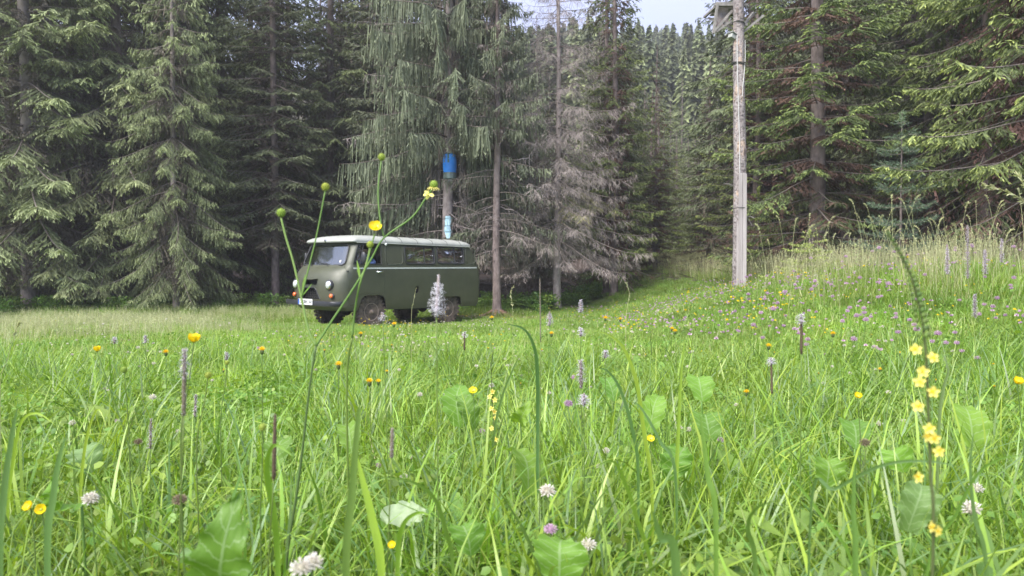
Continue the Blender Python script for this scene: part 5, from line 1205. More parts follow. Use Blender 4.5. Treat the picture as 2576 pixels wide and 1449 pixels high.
for i, (d, pts, r, tw_) in enumerate([(20.9, [(1250, 576), (1210, 582), (1170, 575), (1140, 560)], .020, 16), (20.9, [(1250, 515), (1210, 530), (1160, 545)], .014, 10), (20.9, [(1255, 400), (1300, 404), (1330, 396), (1345, 370), (1352, 350)], .024, 26), (20.9, [(1255, 460), (1300, 470), (1350, 470), (1380, 480)], .018, 16),
        (20.9, [(1255, 336), (1290, 300), (1330, 285), (1370, 290)], .02, 22), (20.9, [(1248, 336), (1215, 310), (1180, 270), (1150, 258)], .02, 22), (20.9, [(1255, 520), (1290, 530), (1340, 560), (1360, 590)], .016, 12), (20.9, [(1255, 576), (1290, 580), (1330, 592)], .014, 8), (20.9, [(1248, 400), (1220, 385), (1190, 350)], .016, 12)]):
    limb(tB, d, pts, r, 'bark_pale', tw_, 40 + i)

# root flare dirt under the sparse spruce
xq, yq = T(1250, 20.6)
G['dirt'] = simple('reddish_needle_litter', (.13, .075, .05), .95, col2=(.24, .15, .11), nscale=20, bump=.6)
mb = MB(); rows = []
for r in np.linspace(0, 1, 7):
    row = []
    for a in np.linspace(0, 6.283, 29):
        q = 1 + .25 * math.sin(3 * a + 1) + .12 * math.sin(7 * a); X = xq - .3 + r * q * 1.7 * math.cos(a); Y = yq - .1 + r * q * .8 * math.sin(a); row.append((X, Y, gzf(X, Y) + .035 * (1 - r ** 3) - .012))
    rows.append(row)
mb.grid(rows); o = mb.build('dirt_patch', G['dirt'], None, smooth=True); tag(o, kind='structure')
for k in range(6):
    a = k * 1.05 + .3; mb = MB(); P = []
    for i in range(5):
        f = i / 4; X = tB.location.x + (.08 + f * .55) * math.cos(a + .2 * f); Y = tB.location.y + (.08 + f * .55) * math.sin(a + .2 * f); P.append((X, Y, gzf(X, Y) + .16 * (1 - f) ** 2 + .005))
    inv = Matrix.Rotation(-tB.rotation_euler.z, 4, 'Z') @ Matrix.Translation(-tB.location)
    mb.tube([inv @ Vector(p) for p in P], [.06, .05, .038, .025, .01], 7); mb.build('root', G['dirt'], tB, smooth=True)

# ------------------------------------------------------------------ little pine and young spruces
def small_conifer(name, x, y, H, R_, label, mat, seed, needle=.07, cat='tree', zf=.12, step=.28, upc=35, tint=(.35, .7), nst=.012, bare=0.0, wn=.006):
    rng = np.random.default_rng(seed); r = empty(name, (x, y, gzf(x, y) - .02), 0, label, cat)
    mb = MB(); mb.tube([(0, 0, -.05), (.01, 0, H * .4), (0, .01, H)], [.03 * H / 3, .02 * H / 3, .006], 7); mb.build('trunk', G['bark'], r, smooth=True)
    P = []; D = []; L = []; A = []; lm = MB(); z = H * zf
    def shoot(p0, p1, dens, tip):
        d = p1 - p0; ln = np.linalg.norm(d); d = d / ln; k = int(ln / nst * dens); t = rng.uniform(0, 1.03, k)
        ax = unit(d[None] * .75 + rng.normal(0, .55, (k, 3))); P.append(p0 + d * (t * ln)[:, None]); D.append(ax); L.append(needle * rng.uniform(.7, 1.2, k)); A.append(np.clip(rng.uniform(*tint, k) + tip, 0, 1))
    while z < H * .95:
        rel = z / H; Rr = R_ * (1 - rel) ** .8 + .05; k = rng.integers(4, 7); a0 = rng.uniform(0, 6)
        for j in range(k):
            if rel < bare: continue
            a = a0 + j * 6.283 / k + rng.normal(0, .15); pts = []; p = np.array([0, 0, z + rng.uniform(-.05, .05)]); nseg = 6; Lb = Rr * rng.uniform(.75, 1.15)
            for i in range(nseg + 1):
                pts.append(p.copy()); e = math.radians(-4 + upc * (i / nseg) ** 1.3); p = p + np.array([math.cos(a) * math.cos(e), math.sin(a) * math.cos(e), math.sin(e)]) * Lb / nseg
            lm.tube(pts, [.010 * (1 - .8 * i / nseg) * (H / 3) ** .5 for i in range(nseg + 1)], 4)
            for i in range(1, nseg):
                shoot(pts[i], pts[i + 1], 1.2, .18 * (i >= nseg - 2))
                if Lb > .2:
                    for sgn in (-1, 1):
                        dd = pts[i + 1] - pts[i]; dd /= np.linalg.norm(dd); sd = np.cross(dd, [0, 0, 1.]); q = pts[i] + (dd * .7 + sd * sgn * .8 + np.array([0, 0, .15])) * Lb * .38 * (1 - i / nseg * .6) * rng.uniform(.7, 1.1); lm.tube([pts[i], q], [.004, .002], 3); shoot(pts[i], q, 1.2, .1)
        z += step * rng.uniform(.8, 1.2)
    shoot(np.array([0, 0, H * .86]), np.array([0, 0, H]), 1.6, .3)
    for j in range(4):
        a = j * 1.57; shoot(np.array([0, 0, H * .93]), np.array([.05 * H / 3 * math.cos(a), .05 * H / 3 * math.sin(a), H * 1.0]), 1.3, .3)
    lm.build('branches', G['bark_limb'], r)
    P = np.concatenate(P); D = np.concatenate(D); L = np.concatenate(L); A = np.concatenate(A)
    V, Q, T_, t = twig_ribbons(P, D, L, np.full(len(P), wn), A, A + .1, rng); obj('crown', np_mesh('crown', V, Q, T_, attrs={'tint': t}), G[mat], r); return r
G['pine'] = leafmat('pine_needles', [(0, (.05, .08, .05)), (.4, (.06, .10, .07)), (.7, (.11, .17, .11)), (1, (.26, .36, .20))], .5, .15, vary=.05)
x, y = T(2262, 14.6); small_conifer('pine_tree', x, y, 3.35, 1.15, 'slim young pine with pale upright top shoots right of the bare pole', 'pine', 3, .085, zf=.20, step=.30, bare=.16, wn=.008)
x, y = T(2035, 13.5); small_conifer('young_spruce', x, y, 1.0, .85, 'knee high light green spruce sapling in front of the bright tipped spruce', 'spruce_fresh', 5, .035, step=.15, upc=30, tint=(.55, .95), nst=.006, wn=.008)
x, y = T(2150, 14.5); small_conifer('young_spruce', x, y, .75, .6, 'pale spruce sapling half hidden in tall straw between the pole and the pine', 'spruce_light', 6, .035, step=.14, upc=30, tint=(.5, .9), nst=.006, wn=.008)
x, y = T(478, 22.3); small_conifer('young_spruce', x, y, 1.7, 1.0, 'waist high green spruce sapling at the foot of the slim pale trunk', 'spruce_fresh', 7, .05, step=.18, upc=20, tint=(.4, .8), nst=.009, wn=.014)
x, y = T(398, 22.6); small_conifer('young_spruce', x, y, 1.1, .8, 'low bluish spruce sapling between the second left trunk and the slim pale trunk', 'spruce_dark', 8, .05, step=.18, upc=20, tint=(.5, 1), nst=.010, wn=.014)
x, y = T(1905, 20.0); small_conifer('young_spruce', x, y, 2.6, 1.1, 'shoulder high olive spruce sapling just right of the bare pole', 'spruce_fresh', 9, .06, step=.2, upc=20, tint=(.35, .8), nst=.012, wn=.016)
# ------------------------------------------------------------------ flowers that can be told apart
FR_ = random.Random(99)
def plant_root(name, px, d, label, cat, dx=0, group=None):
    p = W(px, 900, d); g = gzf(p.x, p.y); return tag(empty(name, (p.x, p.y, g - .02), 0, label, cat, group), kind='thing')
def L_(root, px, py, d): return W(px, py, d) - root.location
def smooth_path(P, k=5):
    P = [Vector(p) for p in P]; out = []
    for i in range(len(P) - 1):
        p0 = P[max(0, i - 1)]; p1 = P[i]; p2 = P[i + 1]; p3 = P[min(len(P) - 1, i + 2)]
        for j in range(k):
            t = j / k; out.append(.5 * ((2 * p1) + (p2 - p0) * t + (2 * p0 - 5 * p1 + 4 * p2 - p3) * t * t + (3 * p1 - p0 - 3 * p2 + p3) * t ** 3))
    out.append(P[-1]); return out
def stem(root, P, r0, r1, name='stem', t=.5, mat='stem'):
    P = smooth_path(P, 4); n = len(P); mb = MB(); mb.tube(P, [r0 + (r1 - r0) * i / (n - 1) for i in range(n)], 6, t=t); return mb.build(name, G[mat], root, smooth=True)
def fuzz(mb, c, ax, L, r, n, w, t=(.6, 1), rng=FR_, spread=1.0):
    """thin filaments round an axis piece"""
    ax = Vector(ax).normalized(); u = ax.orthogonal().normalized(); v = ax.cross(u)
    for _ in range(n):
        f = rng.random(); a = rng.uniform(0, 6.283); d = (u * math.cos(a) + v * math.sin(a)); p = Vector(c) + ax * (f * L) ; rt = r * (1.05 - .55 * f * f); e = p + (d * rng.uniform(.45, 1.15) + ax * rng.uniform(-.3, .45) * spread) * rt
        s = d.cross(ax) * w * .5; tt = rng.uniform(*t); mb.add([p - s, p + s, e + s * .8, e - s * .8], [(0, 1, 2, 3)], 0, tt); mb.ball(e, w * .65, 4, 2, t=min(1, tt + .1))
def petals5(root, c, ax, r, mat, cup=.5, parent=None, n=5, name='petal', wide=.95, tint=.5):
    ax = Vector(ax).normalized(); u = ax.orthogonal().normalized(); v = ax.cross(u); me0 = None
    for k in range(n):
        a = 2 * math.pi * k / n + .2; d = u * math.cos(a) + v * math.sin(a); s = ax.cross(d); rows = []
        for i in range(5):
            f = i / 4; up = cup * f ** 1.2; out = f * (1 - .35 * cup * f); wdt = wide * math.sin(math.pi * (.12 + .66 * f)) * .62
            rows.append([Vector(c) + d * r * (out - .06 * abs(q) ** 2 * f) + ax * r * (up + .14 * q * q) + s * r * wdt * q for q in (-1, -.5, 0, .5, 1)])
        mb = MB(); mb.grid(rows, t=tint); mb.build(name, G[mat], parent or root, smooth=True)
def seed_head(root, c, r, tint=(.2, 1), name='seed_head'):
    mb = MB(); mb.ball(c, r * .8, 12, 8, sc3=(1, 1, 1.1), t=.45)
    for i in range(60):
        z = 1 - 2 * (i + .5) / 60; a = i * 2.4; q = math.sqrt(1 - z * z); d = Vector((q * math.cos(a), q * math.sin(a), z)); p = Vector(c) + d * r * .72; s = d.orthogonal().normalized() * r * .13; s2 = d.cross(s)
        mb.add([p - s, p + s2, p + s, p - s2, p + d * r * .38], [(0, 1, 4), (1, 2, 4), (2, 3, 4), (3, 0, 4)], 0, [.5, .5, .5, .5, .95])
    return mb.build(name, G['seedgreen'], root, smooth=False)
# --- the tall branching buttercup crossing the van
D0 = 1.15; bt = plant_root('buttercup_plant', 722, D0, 'tall branching buttercup crossing the van, with one open flower and round seed heads', 'flower')
g0 = W(700, 1600, D0); base = Vector((g0.x, g0.y, bt.location.z)) - bt.location
P = lambda a, b_, d=D0: L_(bt, a, b_, d)
stem(bt, [base, P(722, 1400), P(745, 1250), P(762, 1120), P(778, 980), P(795, 870)], .0026, .0019, t=.15)
stem(bt, [P(795, 870), P(776, 830), P(758, 748), P(738, 660), P(720, 600), P(707, 548)], .0019, .0017, t=1)
stem(bt, [P(758, 748), P(766, 716), P(780, 660), P(797, 590), P(818, 480)], .0015, .0012, t=.75)
stem(bt, [P(795, 870), P(833, 810), P(872, 752), P(905, 700), P(935, 650), P(966, 598), P(1035, 548), P(1070, 500), P(1089, 472)], .0020, .0014, t=.7)
stem(bt, [P(966, 598), P(956, 550), P(951, 480), P(959, 405)], .0013, .0011, t=.8)
stem(bt, [P(886, 850, 1.18), P(893, 780, 1.17), P(905, 715), P(922, 665), P(935, 615), P(943, 588)], .0019, .0012, t=.8)
stem(bt, [Vector((P(880, 860, 1.2).x, P(880, 860, 1.2).y, base.z)), P(872, 1000, 1.19), P(886, 850, 1.18)], .002, .0019, t=.5)
stem(bt, [P(905, 715), P(922, 660), P(930, 622)], .0014, .0011, t=.8)
for a, b_, r in ((707, 535, .0074), (818.5, 470, .0068), (960, 395, .0062), (1091, 464, .0068), (931, 615, .0058)): seed_head(bt, P(a, b_), r)
fl = empty('flower', P(944, 575), parent=bt); petals5(fl, (0, 0, 0), (.15, -.75, .65), .0122, 'yellow', .55, fl); 
mb = MB(); mb.ball((0, 0, .002), .0035, 8, 6, t=.8); fuzz(mb, (0, 0, 0), (0, -.6, .7), .004, .005, 16, .0007, (0, 1)); mb.build('stamens', G['yellow'], fl)
sp_ = empty('spent_flower', P(1080, 486), parent=bt)
for k in range(4):
    mb = MB(); a = k * 1.6; d = Vector((math.cos(a) - .6, -.3, math.sin(a) * .6 - .2)).normalized(); s = d.orthogonal().normalized() * .004; mb.grid([[d * f * .009 + s * q * (1 - abs(f - .5)) + Vector((0, 0, -.002 * f)) for q in (-1, 0, 1)] for f in (0, .4, .8, 1)], t=.6); mb.build('petal', G['paleyellow'], sp_, smooth=True)
mb = MB()
for i in range(14):
    a = i * .45; p = P(1090, 472); e = p + Vector((math.cos(a) * .010, math.sin(a) * .01, -.004 + .002 * math.sin(i))); mb.tube([p, p.lerp(e, .6) + Vector((0, 0, .002)), e], [.0006, .0005, .0003], 4, t=.8)
mb.build('withered_stamens', G['paleyellow'], bt)
for tip, b_ in (((785, 713), (760, 745)), ((898, 655), (906, 703)), ((768, 690), (760, 735))):
    a = P(*b_); e = P(*tip); mb = MB(); s = Vector((.0022, 0, .0012)); m_ = a.lerp(e, .5); mb.grid([[a - s * .3, a + s * .3], [m_ - s, m_ + s], [e - s * .15, e + s * .15]], t=.8); mb.build('leaf', G['forb'], bt, smooth=True)

# --- plantains (flower spikes with fuzz)
def plantain(px, top, bot, d, label, fz=1.0, body=.0030, low=None, tx=0, fzfrom=0.0, fzto=1.0, tint=(.65, 1), btint=.35, r_f=.010, lean=None):
    low = low or (px, bot + 220); r = plant_root('plantain', low[0], d, label, 'flower'); c0 = L_(r, px, bot, d); c1 = L_(r, px + tx, top, d); ax = (c1 - c0); L = ax.length; ax.normalize()
    gb = Vector((L_(r, low[0], 900, d).x, 0, 0)); gb = Vector((gb.x + (gb.x - c0.x) * .3, 0, 0)); stem(r, [gb, gb.lerp(c0, .5) + Vector((0, 0, 0)), c0], .0011, .0009, t=.35)
    body *= .8; mb = MB(); prof = [(body * .7, 0), (body, L * .12), (body * 1.05, L * .5), (body * .8, L * .85), (body * .25, L)]; mb.lathe(prof, 8, c0, ax, t=max(0, btint - .35))
    u = ax.orthogonal().normalized(); v = ax.cross(u); k = int(L / .0022)
    for i in range(k):
        f = i / k
        for j in range(5):
            a = i * .9 + j * 1.257; q = u * math.cos(a) + v * math.sin(a); rr = body * (1.05 - .4 * f ** 3); p = c0 + ax * (f * L + FR_.uniform(-.001, .001)) + q * rr * FR_.uniform(.85, 1.12); mb.ball(p, body * FR_.uniform(.22, .42), 4, 3, t=max(0, FR_.choice((btint - .4, btint - .3, btint, btint + .2))))
    mb.build('spike', G['lilac'] if btint > .3 else G['brown'], r, smooth=True)
    if fz:
        mb = MB(); fuzz(mb, c0 + ax * (L * fzfrom), ax, L * (fzto - fzfrom), r_f, int(150 * fz), .0007 * max(1, d * .75), tint); mb.build('stamens', G['lilac'], r)
    return r
plantain(1098, 690, 796, .98, 'large fluffy white plantain flower standing in front of the rear of the van', 2.6, .0026, (1102, 1000), 6, .03, .78, (.9, 1), .8, .0115)
plantain(462, 878, 1045, .80, 'tall thick lilac topped plantain spike left of the buttercup stem', 1.2, .0026, (420, 1400), 3, .55, 1.0, (.6, .8), .38, .006)
plantain(689, 1040, 1205, .90, 'dark brown finished plantain spike beside the main buttercup stem', 0, .0028, (640, 1420), 3, btint=.25)
plantain(378, 1052, 1128, 1.5, 'pale pink plantain spike under the tall lilac topped one', 1.0, .0026, (372, 1300), 2, .0, 1.0, (.55, .9), .4, .007)
plantain(490, 992, 1048, 1.7, 'short pale plantain spike just right of the tall lilac topped one', .9, .0028, (478, 1200), 3, 0, 1, (.55, .9), .4, .007)
plantain(1382, 783, 818, 2.2, 'lilac plantain head right of the long upright seed stalk', 1.0, .0040, (1378, 1000), 1, 0, .8, (.6, .9), .45, .011)
plantain(1461, 754, 786, 2.5, 'highest pink white plantain head to the right of the van', 1.0, .0042, (1462, 940), 0, 0, 1, (.65, 1), .45, .010)
plantain(1461, 824, 846, 2.3, 'small white plantain head under the highest one', 1.0, .0040, (1464, 900), 0, 0, 1, (.7, 1), .45, .012)
plantain(1462, 905, 975, 1.5, 'long lilac plantain spike in the middle of the meadow', 1.6, .0038, (1470, 1150), -1, .2, 1, (.6, .9), .42, .011)
plantain(1469, 988, 1020, 1.45, 'wide pale lilac plantain head right below the long lilac one', 1.3, .0034, (1472, 1300), 0, 0, .8, (.65, 1), .45, .015)
plantain(1523, 882, 900, 2.1, 'small lilac plantain head right of the long lilac spike', .9, .004, (1523, 1000), 0, 0, 1, (.6, .9), .45, .013)
plantain(2016, 790, 890, 1.35, 'tall plantain with a lilac tuft on a long brown spike, right of centre', 1.3, .0028, (2019, 1200), 0, .72, 1.0, (.65, .95), .28, .010)
plantain(1942, 900, 990, 1.5, 'second tall brown plantain spike with a small lilac tuft, left of the tallest right one', 1.0, .0026, (1960, 1240), -2, .80, 1.0, (.65, .95), .28, .009)
plantain(963, 785, 806, 1.6, 'pale green young plantain head with white buds below the front wheel', .5, .0040, (978, 1000), -2, 0, .6, (.9, 1), .6, .010)
plantain(1168, 835, 880, 2.6, 'thin plantain spike with a white tip just below the rear wheel', .5, .0036, (1160, 990), 1, .7, 1, (.7, 1), .3, .011)
plantain(1280 + 80, 700, 860, 1.3, 'very tall thin green seed stalk standing upright left of the lilac heads', 0, .0012, (1357, 1200), -2, btint=.45)
plantain(985, 1075, 1150, 1.0, 'blurred green timothy like spike among the blades below the buttercup', 0, .0030, (960, 1300), 2, btint=.45)
plantain(570, 885, 905, 3.0, 'tiny white tipped plantain on the left of the meadow', .6, .005, (570, 990), 0, 0, 1, (.7, 1), .4, .012)
plantain(366, 843, 862, 3.2, 'right one of two small pink white plantain heads at far left', .7, .005, (368, 930), 0, 0, 1, (.6, 1), .45, .013)
plantain(288, 848, 864, 3.2, 'left one of two small pink white plantain heads at far left', .7, .005, (288, 930), 0, 0, 1, (.6, 1), .45, .013)
for i, (px, t_, b_, d) in enumerate([(2434, 566, 700, 7.6), (2383, 622, 690, 7.6), (2478, 628, 690, 7.4), (2520, 600, 660, 9), (2452, 740, 800, 6.5)]):
    plantain(px, t_, b_, d, ['tallest purple woundwort spike on the bank at the right', 'left purple woundwort spike on the bank', 'right purple woundwort spike on the bank', 'far purple woundwort spike in the straw near the right edge', 'low woundwort spike in front of the tallest one on the bank'][i], 3.0, .008, (px, b_ + 90), 0, 0, 1, (.35, .85), .5, .024)

# --- open buttercups and buds
def buttercup(px, py, d, r, label, low=None, ax=(.1, -.3, .95), cup=.75, kind='flower'):
    low = low or (px + 8, py + 200); ro = plant_root('buttercup', low[0], d, label, 'flower'); c = L_(ro, px, py, d); gb = Vector((L_(ro, low[0], 900, d).x, 0, 0)); m_ = L_(ro, low[0], low[1], d)
    stem(ro, [gb, gb.lerp(m_, .6), m_, m_.lerp(c, .6) + Vector((.001, 0, 0)), c], .0012, .0008, t=.3)
    if kind == 'flower':
        f = empty('flower', c, parent=ro); petals5(f, (0, 0, 0), ax, r, 'yellow', cup, f); mb = MB(); mb.ball(Vector(ax) * r * .2, r * .25, 8, 5, t=.9); mb.build('flower_centre', G['seedgreen'], f, smooth=True)
    else: seed_head(ro, c, r)
    return ro
buttercup(487, 862, 1.05, .0115, 'open golden buttercup cup above the tall lilac topped plantain', (455, 1100), (.15, -.15, .98), .95)
buttercup(245, 885, 1.5, .0095, 'half closed golden buttercup on a long bent stem at left', (330, 1150), (0, -.1, 1), 1.1)
buttercup(77, 1276, 1.1, .010, 'left one of two low yellow buttercups near the left edge', (90, 1420), (-.3, -.7, .6), .7)
buttercup(105, 1283, 1.1, .010, 'right one of two low yellow buttercups near the left edge', (118, 1420), (.2, -.8, .5), .7)
buttercup(312, 930, 1.3, .0062, 'round green buttercup seed head at left', (325, 1120), kind='bud')
buttercup(524, 944, 1.2, .0060, 'dark round seed head on a dark stem right of the tall plantain', (495, 1120), kind='bud')
buttercup(571, 912, 1.5, .0050, 'small yellow green seed head left of the buttercup fork', (555, 1060), kind='bud')
buttercup(660, 1075, .95, .0050, 'blurred green seed head left of the dark brown spike', (655, 1300), kind='bud')
buttercup(2157, 1000, 1.6, .0105, 'orange yellow flower on the right, between brown spikes and the agrimony', (2165, 1130), (0, -.5, .8), .8)
buttercup(2558, 965, 1.4, .0115, 'orange yellow flower close to the right edge', (2575, 1140), (0, -.5, .8), .9)
buttercup(1190, 985, 1.9, .013, 'yellow trefoil like flower left of the small agrimony', (1196, 1100), (0, -.6, .7), .5)
buttercup(1636, 1106, 1.6, .010, 'yellow flower low among blades right of centre', (1640, 1230), (0, -.6, .7), .5)
buttercup(986, 1374, .95, .0065, 'small low yellow flower at the bottom of the meadow', (986, 1440), (0, -.6, .7), .7)

# --- agrimony spikes
def agrimony(path, d, label, flowers, r=.011, buds=True, thick=.0019, leafy=True):
    ro = plant_root('agrimony', path[-1][0], d, label, 'flower'); P = [L_(ro, a, b_, d) for a, b_ in path][::-1]; P = [Vector((P[0].x, 0, 0))] + P; st = stem(ro, P, thick, .0008, t=.05)
    pts = smooth_path(P, 10); n = len(pts)
    if buds:
        for i in range(int(n * .52), n, 2):
            f = (i - n * .52) / (n * .48); s = (1 - f) * .0011 + .0007
            mb = MB()
            for k in range(3): a = i * 2.1 + k * 2.1; mb.ball(pts[i] + Vector((math.cos(a), math.sin(a), .3)) * (s * (1.6 if f > .5 else 2.6)), s, 6, 4, sc3=(1, 1, 1.3), t=FR_.uniform(.1, .5))
            mb.build('bud', G['stem'], ro, smooth=True)
    for (a, b_) in flowers:
        f = empty('flower', L_(ro, a, b_, d - .005), parent=ro); ax = (FR_.uniform(-.6, .6), -.8, FR_.uniform(0, .6)); petals5(f, (0, 0, 0), ax, r * .56, 'paleyellow', .2, f, wide=.48); mb = MB(); fuzz(mb, (0, 0, 0), ax, .003, .004, 12, .0006, (0, 1)); mb.build('stamens', G['orange'], f)
    return ro
agrimony([(2232, 585), (2262, 632), (2290, 690), (2308, 750), (2322, 820), (2331, 920), (2336, 1050), (2341, 1200), (2347, 1400)], .62, 'tall blurred agrimony wand with pale yellow flowers near the camera at right',
         [(2303, 880), (2345, 900), (2322, 935), (2314, 960), (2348, 985), (2309, 1022), (2337, 1078), (2328, 1098), (2350, 1102), (2360, 1135), (2308, 1200), (2340, 1325), (2356, 1335)], .0095, True, .0015)
agrimony([(1234, 915), (1236, 960), (1239, 1010), (1243, 1080), (1246, 1180)], 1.7, 'small agrimony with bright yellow flowers left of the big dock leaves', [(1238, 985), (1233, 998), (1245, 1006), (1236, 1028), (1243, 1036), (1246, 1052), (1237, 1078), (1247, 1105)], .0125, True, .0013)

# --- clover heads
def clover_head(px, py, d, r, label, kind='white', low=None, group=None, nfl=60, flat=.8, proto=None, loc=None):
    if loc is not None: ro = empty('clover', loc, FR_.uniform(0, 6), label, 'flower', group); c = Vector((0, 0, FR_.uniform(.17, .27)))
    else:
        low = low or (px + 3, 900); ro = plant_root('clover', low[0], d, label, 'flower', 0, group); c = L_(ro, px, py, d)
    stem(ro, [(0, 0, 0), Vector(c) * .5 + Vector((.006, 0, 0)), c - Vector((0, 0, r * .5))], .0011, .0009, t=.4)
    mb = MB(); mb.ball(c, r * .45, 8, 6, t=.1)
    for i in range(nfl):
        z = .98 - (1.75 if kind != 'white' else 1.6) * (i + .5) / nfl; a = i * 2.4 + FR_.uniform(-.2, .2); q = math.sqrt(max(0, 1 - z * z)); dv = Vector((q * math.cos(a), q * math.sin(a), z * flat + .12)); p = c + dv * r * .3; e = c + dv * r * FR_.uniform(.85, 1.1); s = dv.cross(Vector((.1, .2, 1))).normalized() * r * .105; u2 = dv.cross(s).normalized() * r * .07; m_ = p.lerp(e, .75)
        t0 = FR_.uniform(0, .35); t1 = FR_.uniform(.6, 1)
        mb.add([p, m_ - s, m_ + u2, m_ + s, m_ - u2, e], [(0, 1, 2), (0, 2, 3), (0, 3, 4), (0, 4, 1), (1, 2, 5), (2, 3, 5), (3, 4, 5), (4, 1, 5)], 0, [t0, t1, t1, t1, t1, t1])
    mb.build('flower_head', G[{'white': 'white', 'pink': 'pink', 'brown': 'brown'}[kind]], ro, smooth=False); return ro
clover_head(228, 1257, 1.0, .0125, 'round white clover head low at left with a dock leaf beside it', 'white')
clover_head(1378, 1238, 1.1, .0135, 'creamy white clover head with drooping lower florets near the long seed stalk', 'white')
clover_head(2443, 1282, 1.0, .0150, 'large loose white clover head low at right', 'white', nfl=40)
clover_head(2455, 1230, 1.1, .0120, 'smaller white clover head just above the large loose one at right', 'white', nfl=34)
clover_head(758, 1432, .62, .0105, 'blurred white clover head at the bottom edge, left of the pair', 'white')
clover_head(785, 1420, .63, .0105, 'blurred white clover head at the bottom edge, right of the pair', 'white')
clover_head(1480, 1372, 1.0, .0120, 'fading pinkish brown clover head at the bottom', 'white', nfl=50)
clover_head(1385, 1333, 1.0, .0100, 'small magenta clover head low under the creamy white one', 'pink')
clover_head(1430, 1016, 1.5, .0105, 'bright pink clover head left of the pale lilac plantain', 'pink')
clover_head(348, 1112, 1.2, .0075, 'brown spent clover head under the pale pink plantain', 'brown')
clover_head(452, 1260, 1.0, .0110, 'dark brown spent clover pair near the tall plantain stem', 'brown')
clover_head(2176, 1115, 1.3, .0105, 'brown and pink fading clover head at right', 'brown')

# --- hawkbits: thin stem, dark calyx, orange tuft
def hawkbit(ro_loc, h, s, label, group, open_=1.0, ro=None):
    ro = empty('hawkbit', ro_loc, FR_.uniform(0, 6), label, 'flower', group); c = Vector((FR_.uniform(-.02, .02), 0, h)); stem(ro, [(0, 0, 0), c * .5 + Vector((.008, 0, 0)), c], .0011, .0009, t=.3)
    mb = MB(); mb.lathe([(.0012, -.002), (.0042 * s, .002), (.0046 * s, .007 * s), (.0036 * s, .010 * s)], 8, c, t=.1); mb.build('calyx', G['stem'], ro, smooth=True)
    mb = MB()
    for i in range(24):
        a = i * 2.4; q = .2 + .8 * i / 24; d = Vector((math.cos(a) * q * open_, math.sin(a) * q * open_, 1.05 - .6 * q * open_)).normalized(); p = c + Vector((0, 0, .006 * s)); e = p + d * .011 * s; w_ = d.cross(Vector((0, 0, 1))); w_ = w_.normalized() * .0015 * s if w_.length > 1e-3 else Vector((.0015 * s, 0, 0)); mb.add([p - w_ * .5, p + w_ * .5, e + w_, e - w_], [(0, 1, 2, 3)], 0, FR_.uniform(0, 1))
    mb.build('florets', G['orange'], ro); return ro
def at_ground(px, py_flower, d, h):
    """place on the ground so that a head of height h is seen at that spot"""
    p = W(px, py_flower, d); return (p.x, p.y, p.z - h)
for px, py, d, s, lab in [(674, 880, 2.0, 1.2, 'orange hawkbit opening left of the buttercup fork'), (862, 918, 1.8, 1.1, 'brown orange hawkbit bud right of the buttercup fork'), (926, 962, 1.9, 1.2, 'left one of two closed orange yellow hawkbits below the front wheel'), (958, 960, 2.1, 1.0, 'right one of two closed orange yellow hawkbits below the front wheel'), (905, 842, 4.0, 1.6, 'yellow orange hawkbit just below the front wheel, left'), (984, 818, 4.0, 1.6, 'yellow hawkbit just right of the front wheel'), (1383, 842, 3.5, 1.5, 'orange hawkbit under the lilac plantain head'), (1516, 803, 4.5, 1.8, 'orange hawkbit right of the highest plantain'), (1560, 805, 4.5, 1.6, 'yellow hawkbit further right of the highest plantain'), (2092, 842, 3.0, 1.4, 'orange hawkbit right of the tallest brown spike'), (1934, 873, 2.6, 1.3, 'yellow hawkbit above the second brown spike'), (1875, 988, 2.0, 1.0, 'closed yellow hawkbit left of the second brown spike'), (1240, 802, 4.4, 1.6, 'yellow hawkbit near the dirt at the sparse spruce'), (1703, 835, 3.5, 1.5, 'yellow hawkbit right of the long arching blade'), (412, 888, 3.0, 1.5, 'small yellow hawkbit left of the tall plantain'), (1690, 828, 3.6, 1.3, 'small closed hawkbit beside a yellow one')]:
    x, y, z = at_ground(px, py, d, 0); g = gzf(x, y); hawkbit((x, y, g - .01), max(.06, z - g), s, lab, 'hawkbits in the meadow')
# --- repeated small heads: prototypes copied over the meadow
def proto_set(fn): return [fn(i) for i in range(3)]
def scatter_things(protos, spots, label, group, smin=.8, smax=1.3):
    used = 0
    for i, (x, y) in enumerate(spots):
        z = gzf(x, y) - .01
        if used < len(protos): o = protos[used]
        else: o = copy_tree(protos[i % len(protos)])
        used += 1; o.location = (x, y, z); o.rotation_euler = (FR_.uniform(-.1, .1), FR_.uniform(-.1, .1), FR_.uniform(0, 6.28)); s = FR_.uniform(smin, smax) * (1 + .35 * sstep((y - 4) / 8)); o.scale = (s, s, s * FR_.uniform(.85, 1.2)); tag(o, label, 'flower', group)
def rnd_spots(n, fx_, fy_, test=lambda x, y: True):
    out = []
    while len(out) < n:
        y = FR_.uniform(*fy_); x = FR_.uniform(*fx_) * y
        if test(x, y): out.append((x, y))
    return out
Z0 = (0, 0, 0)
pk = [clover_head(0, 0, 0, .0145, 'x', 'pink', loc=Z0, nfl=46) for _ in range(3)]
scatter_things(pk, rnd_spots(120, (.28, .72), (4.0, 11), lambda x, y: x > 1.3 + FR_.uniform(0, 1.2)), 'pink clover head among others on the right hand bank', 'pink clover heads on the right hand bank', 1.1, 1.6)
pk2 = [clover_head(0, 0, 0, .0110, 'x', 'pink', loc=Z0, nfl=40) for _ in range(2)]
scatter_things(pk2, rnd_spots(40, (-.6, .35), (1.8, 9)), 'single pink clover head low in the open meadow', 'pink clover heads in the open meadow', .7, 1.1)
wt = [clover_head(0, 0, 0, .0110, 'x', 'white', loc=Z0, nfl=40) for _ in range(3)]
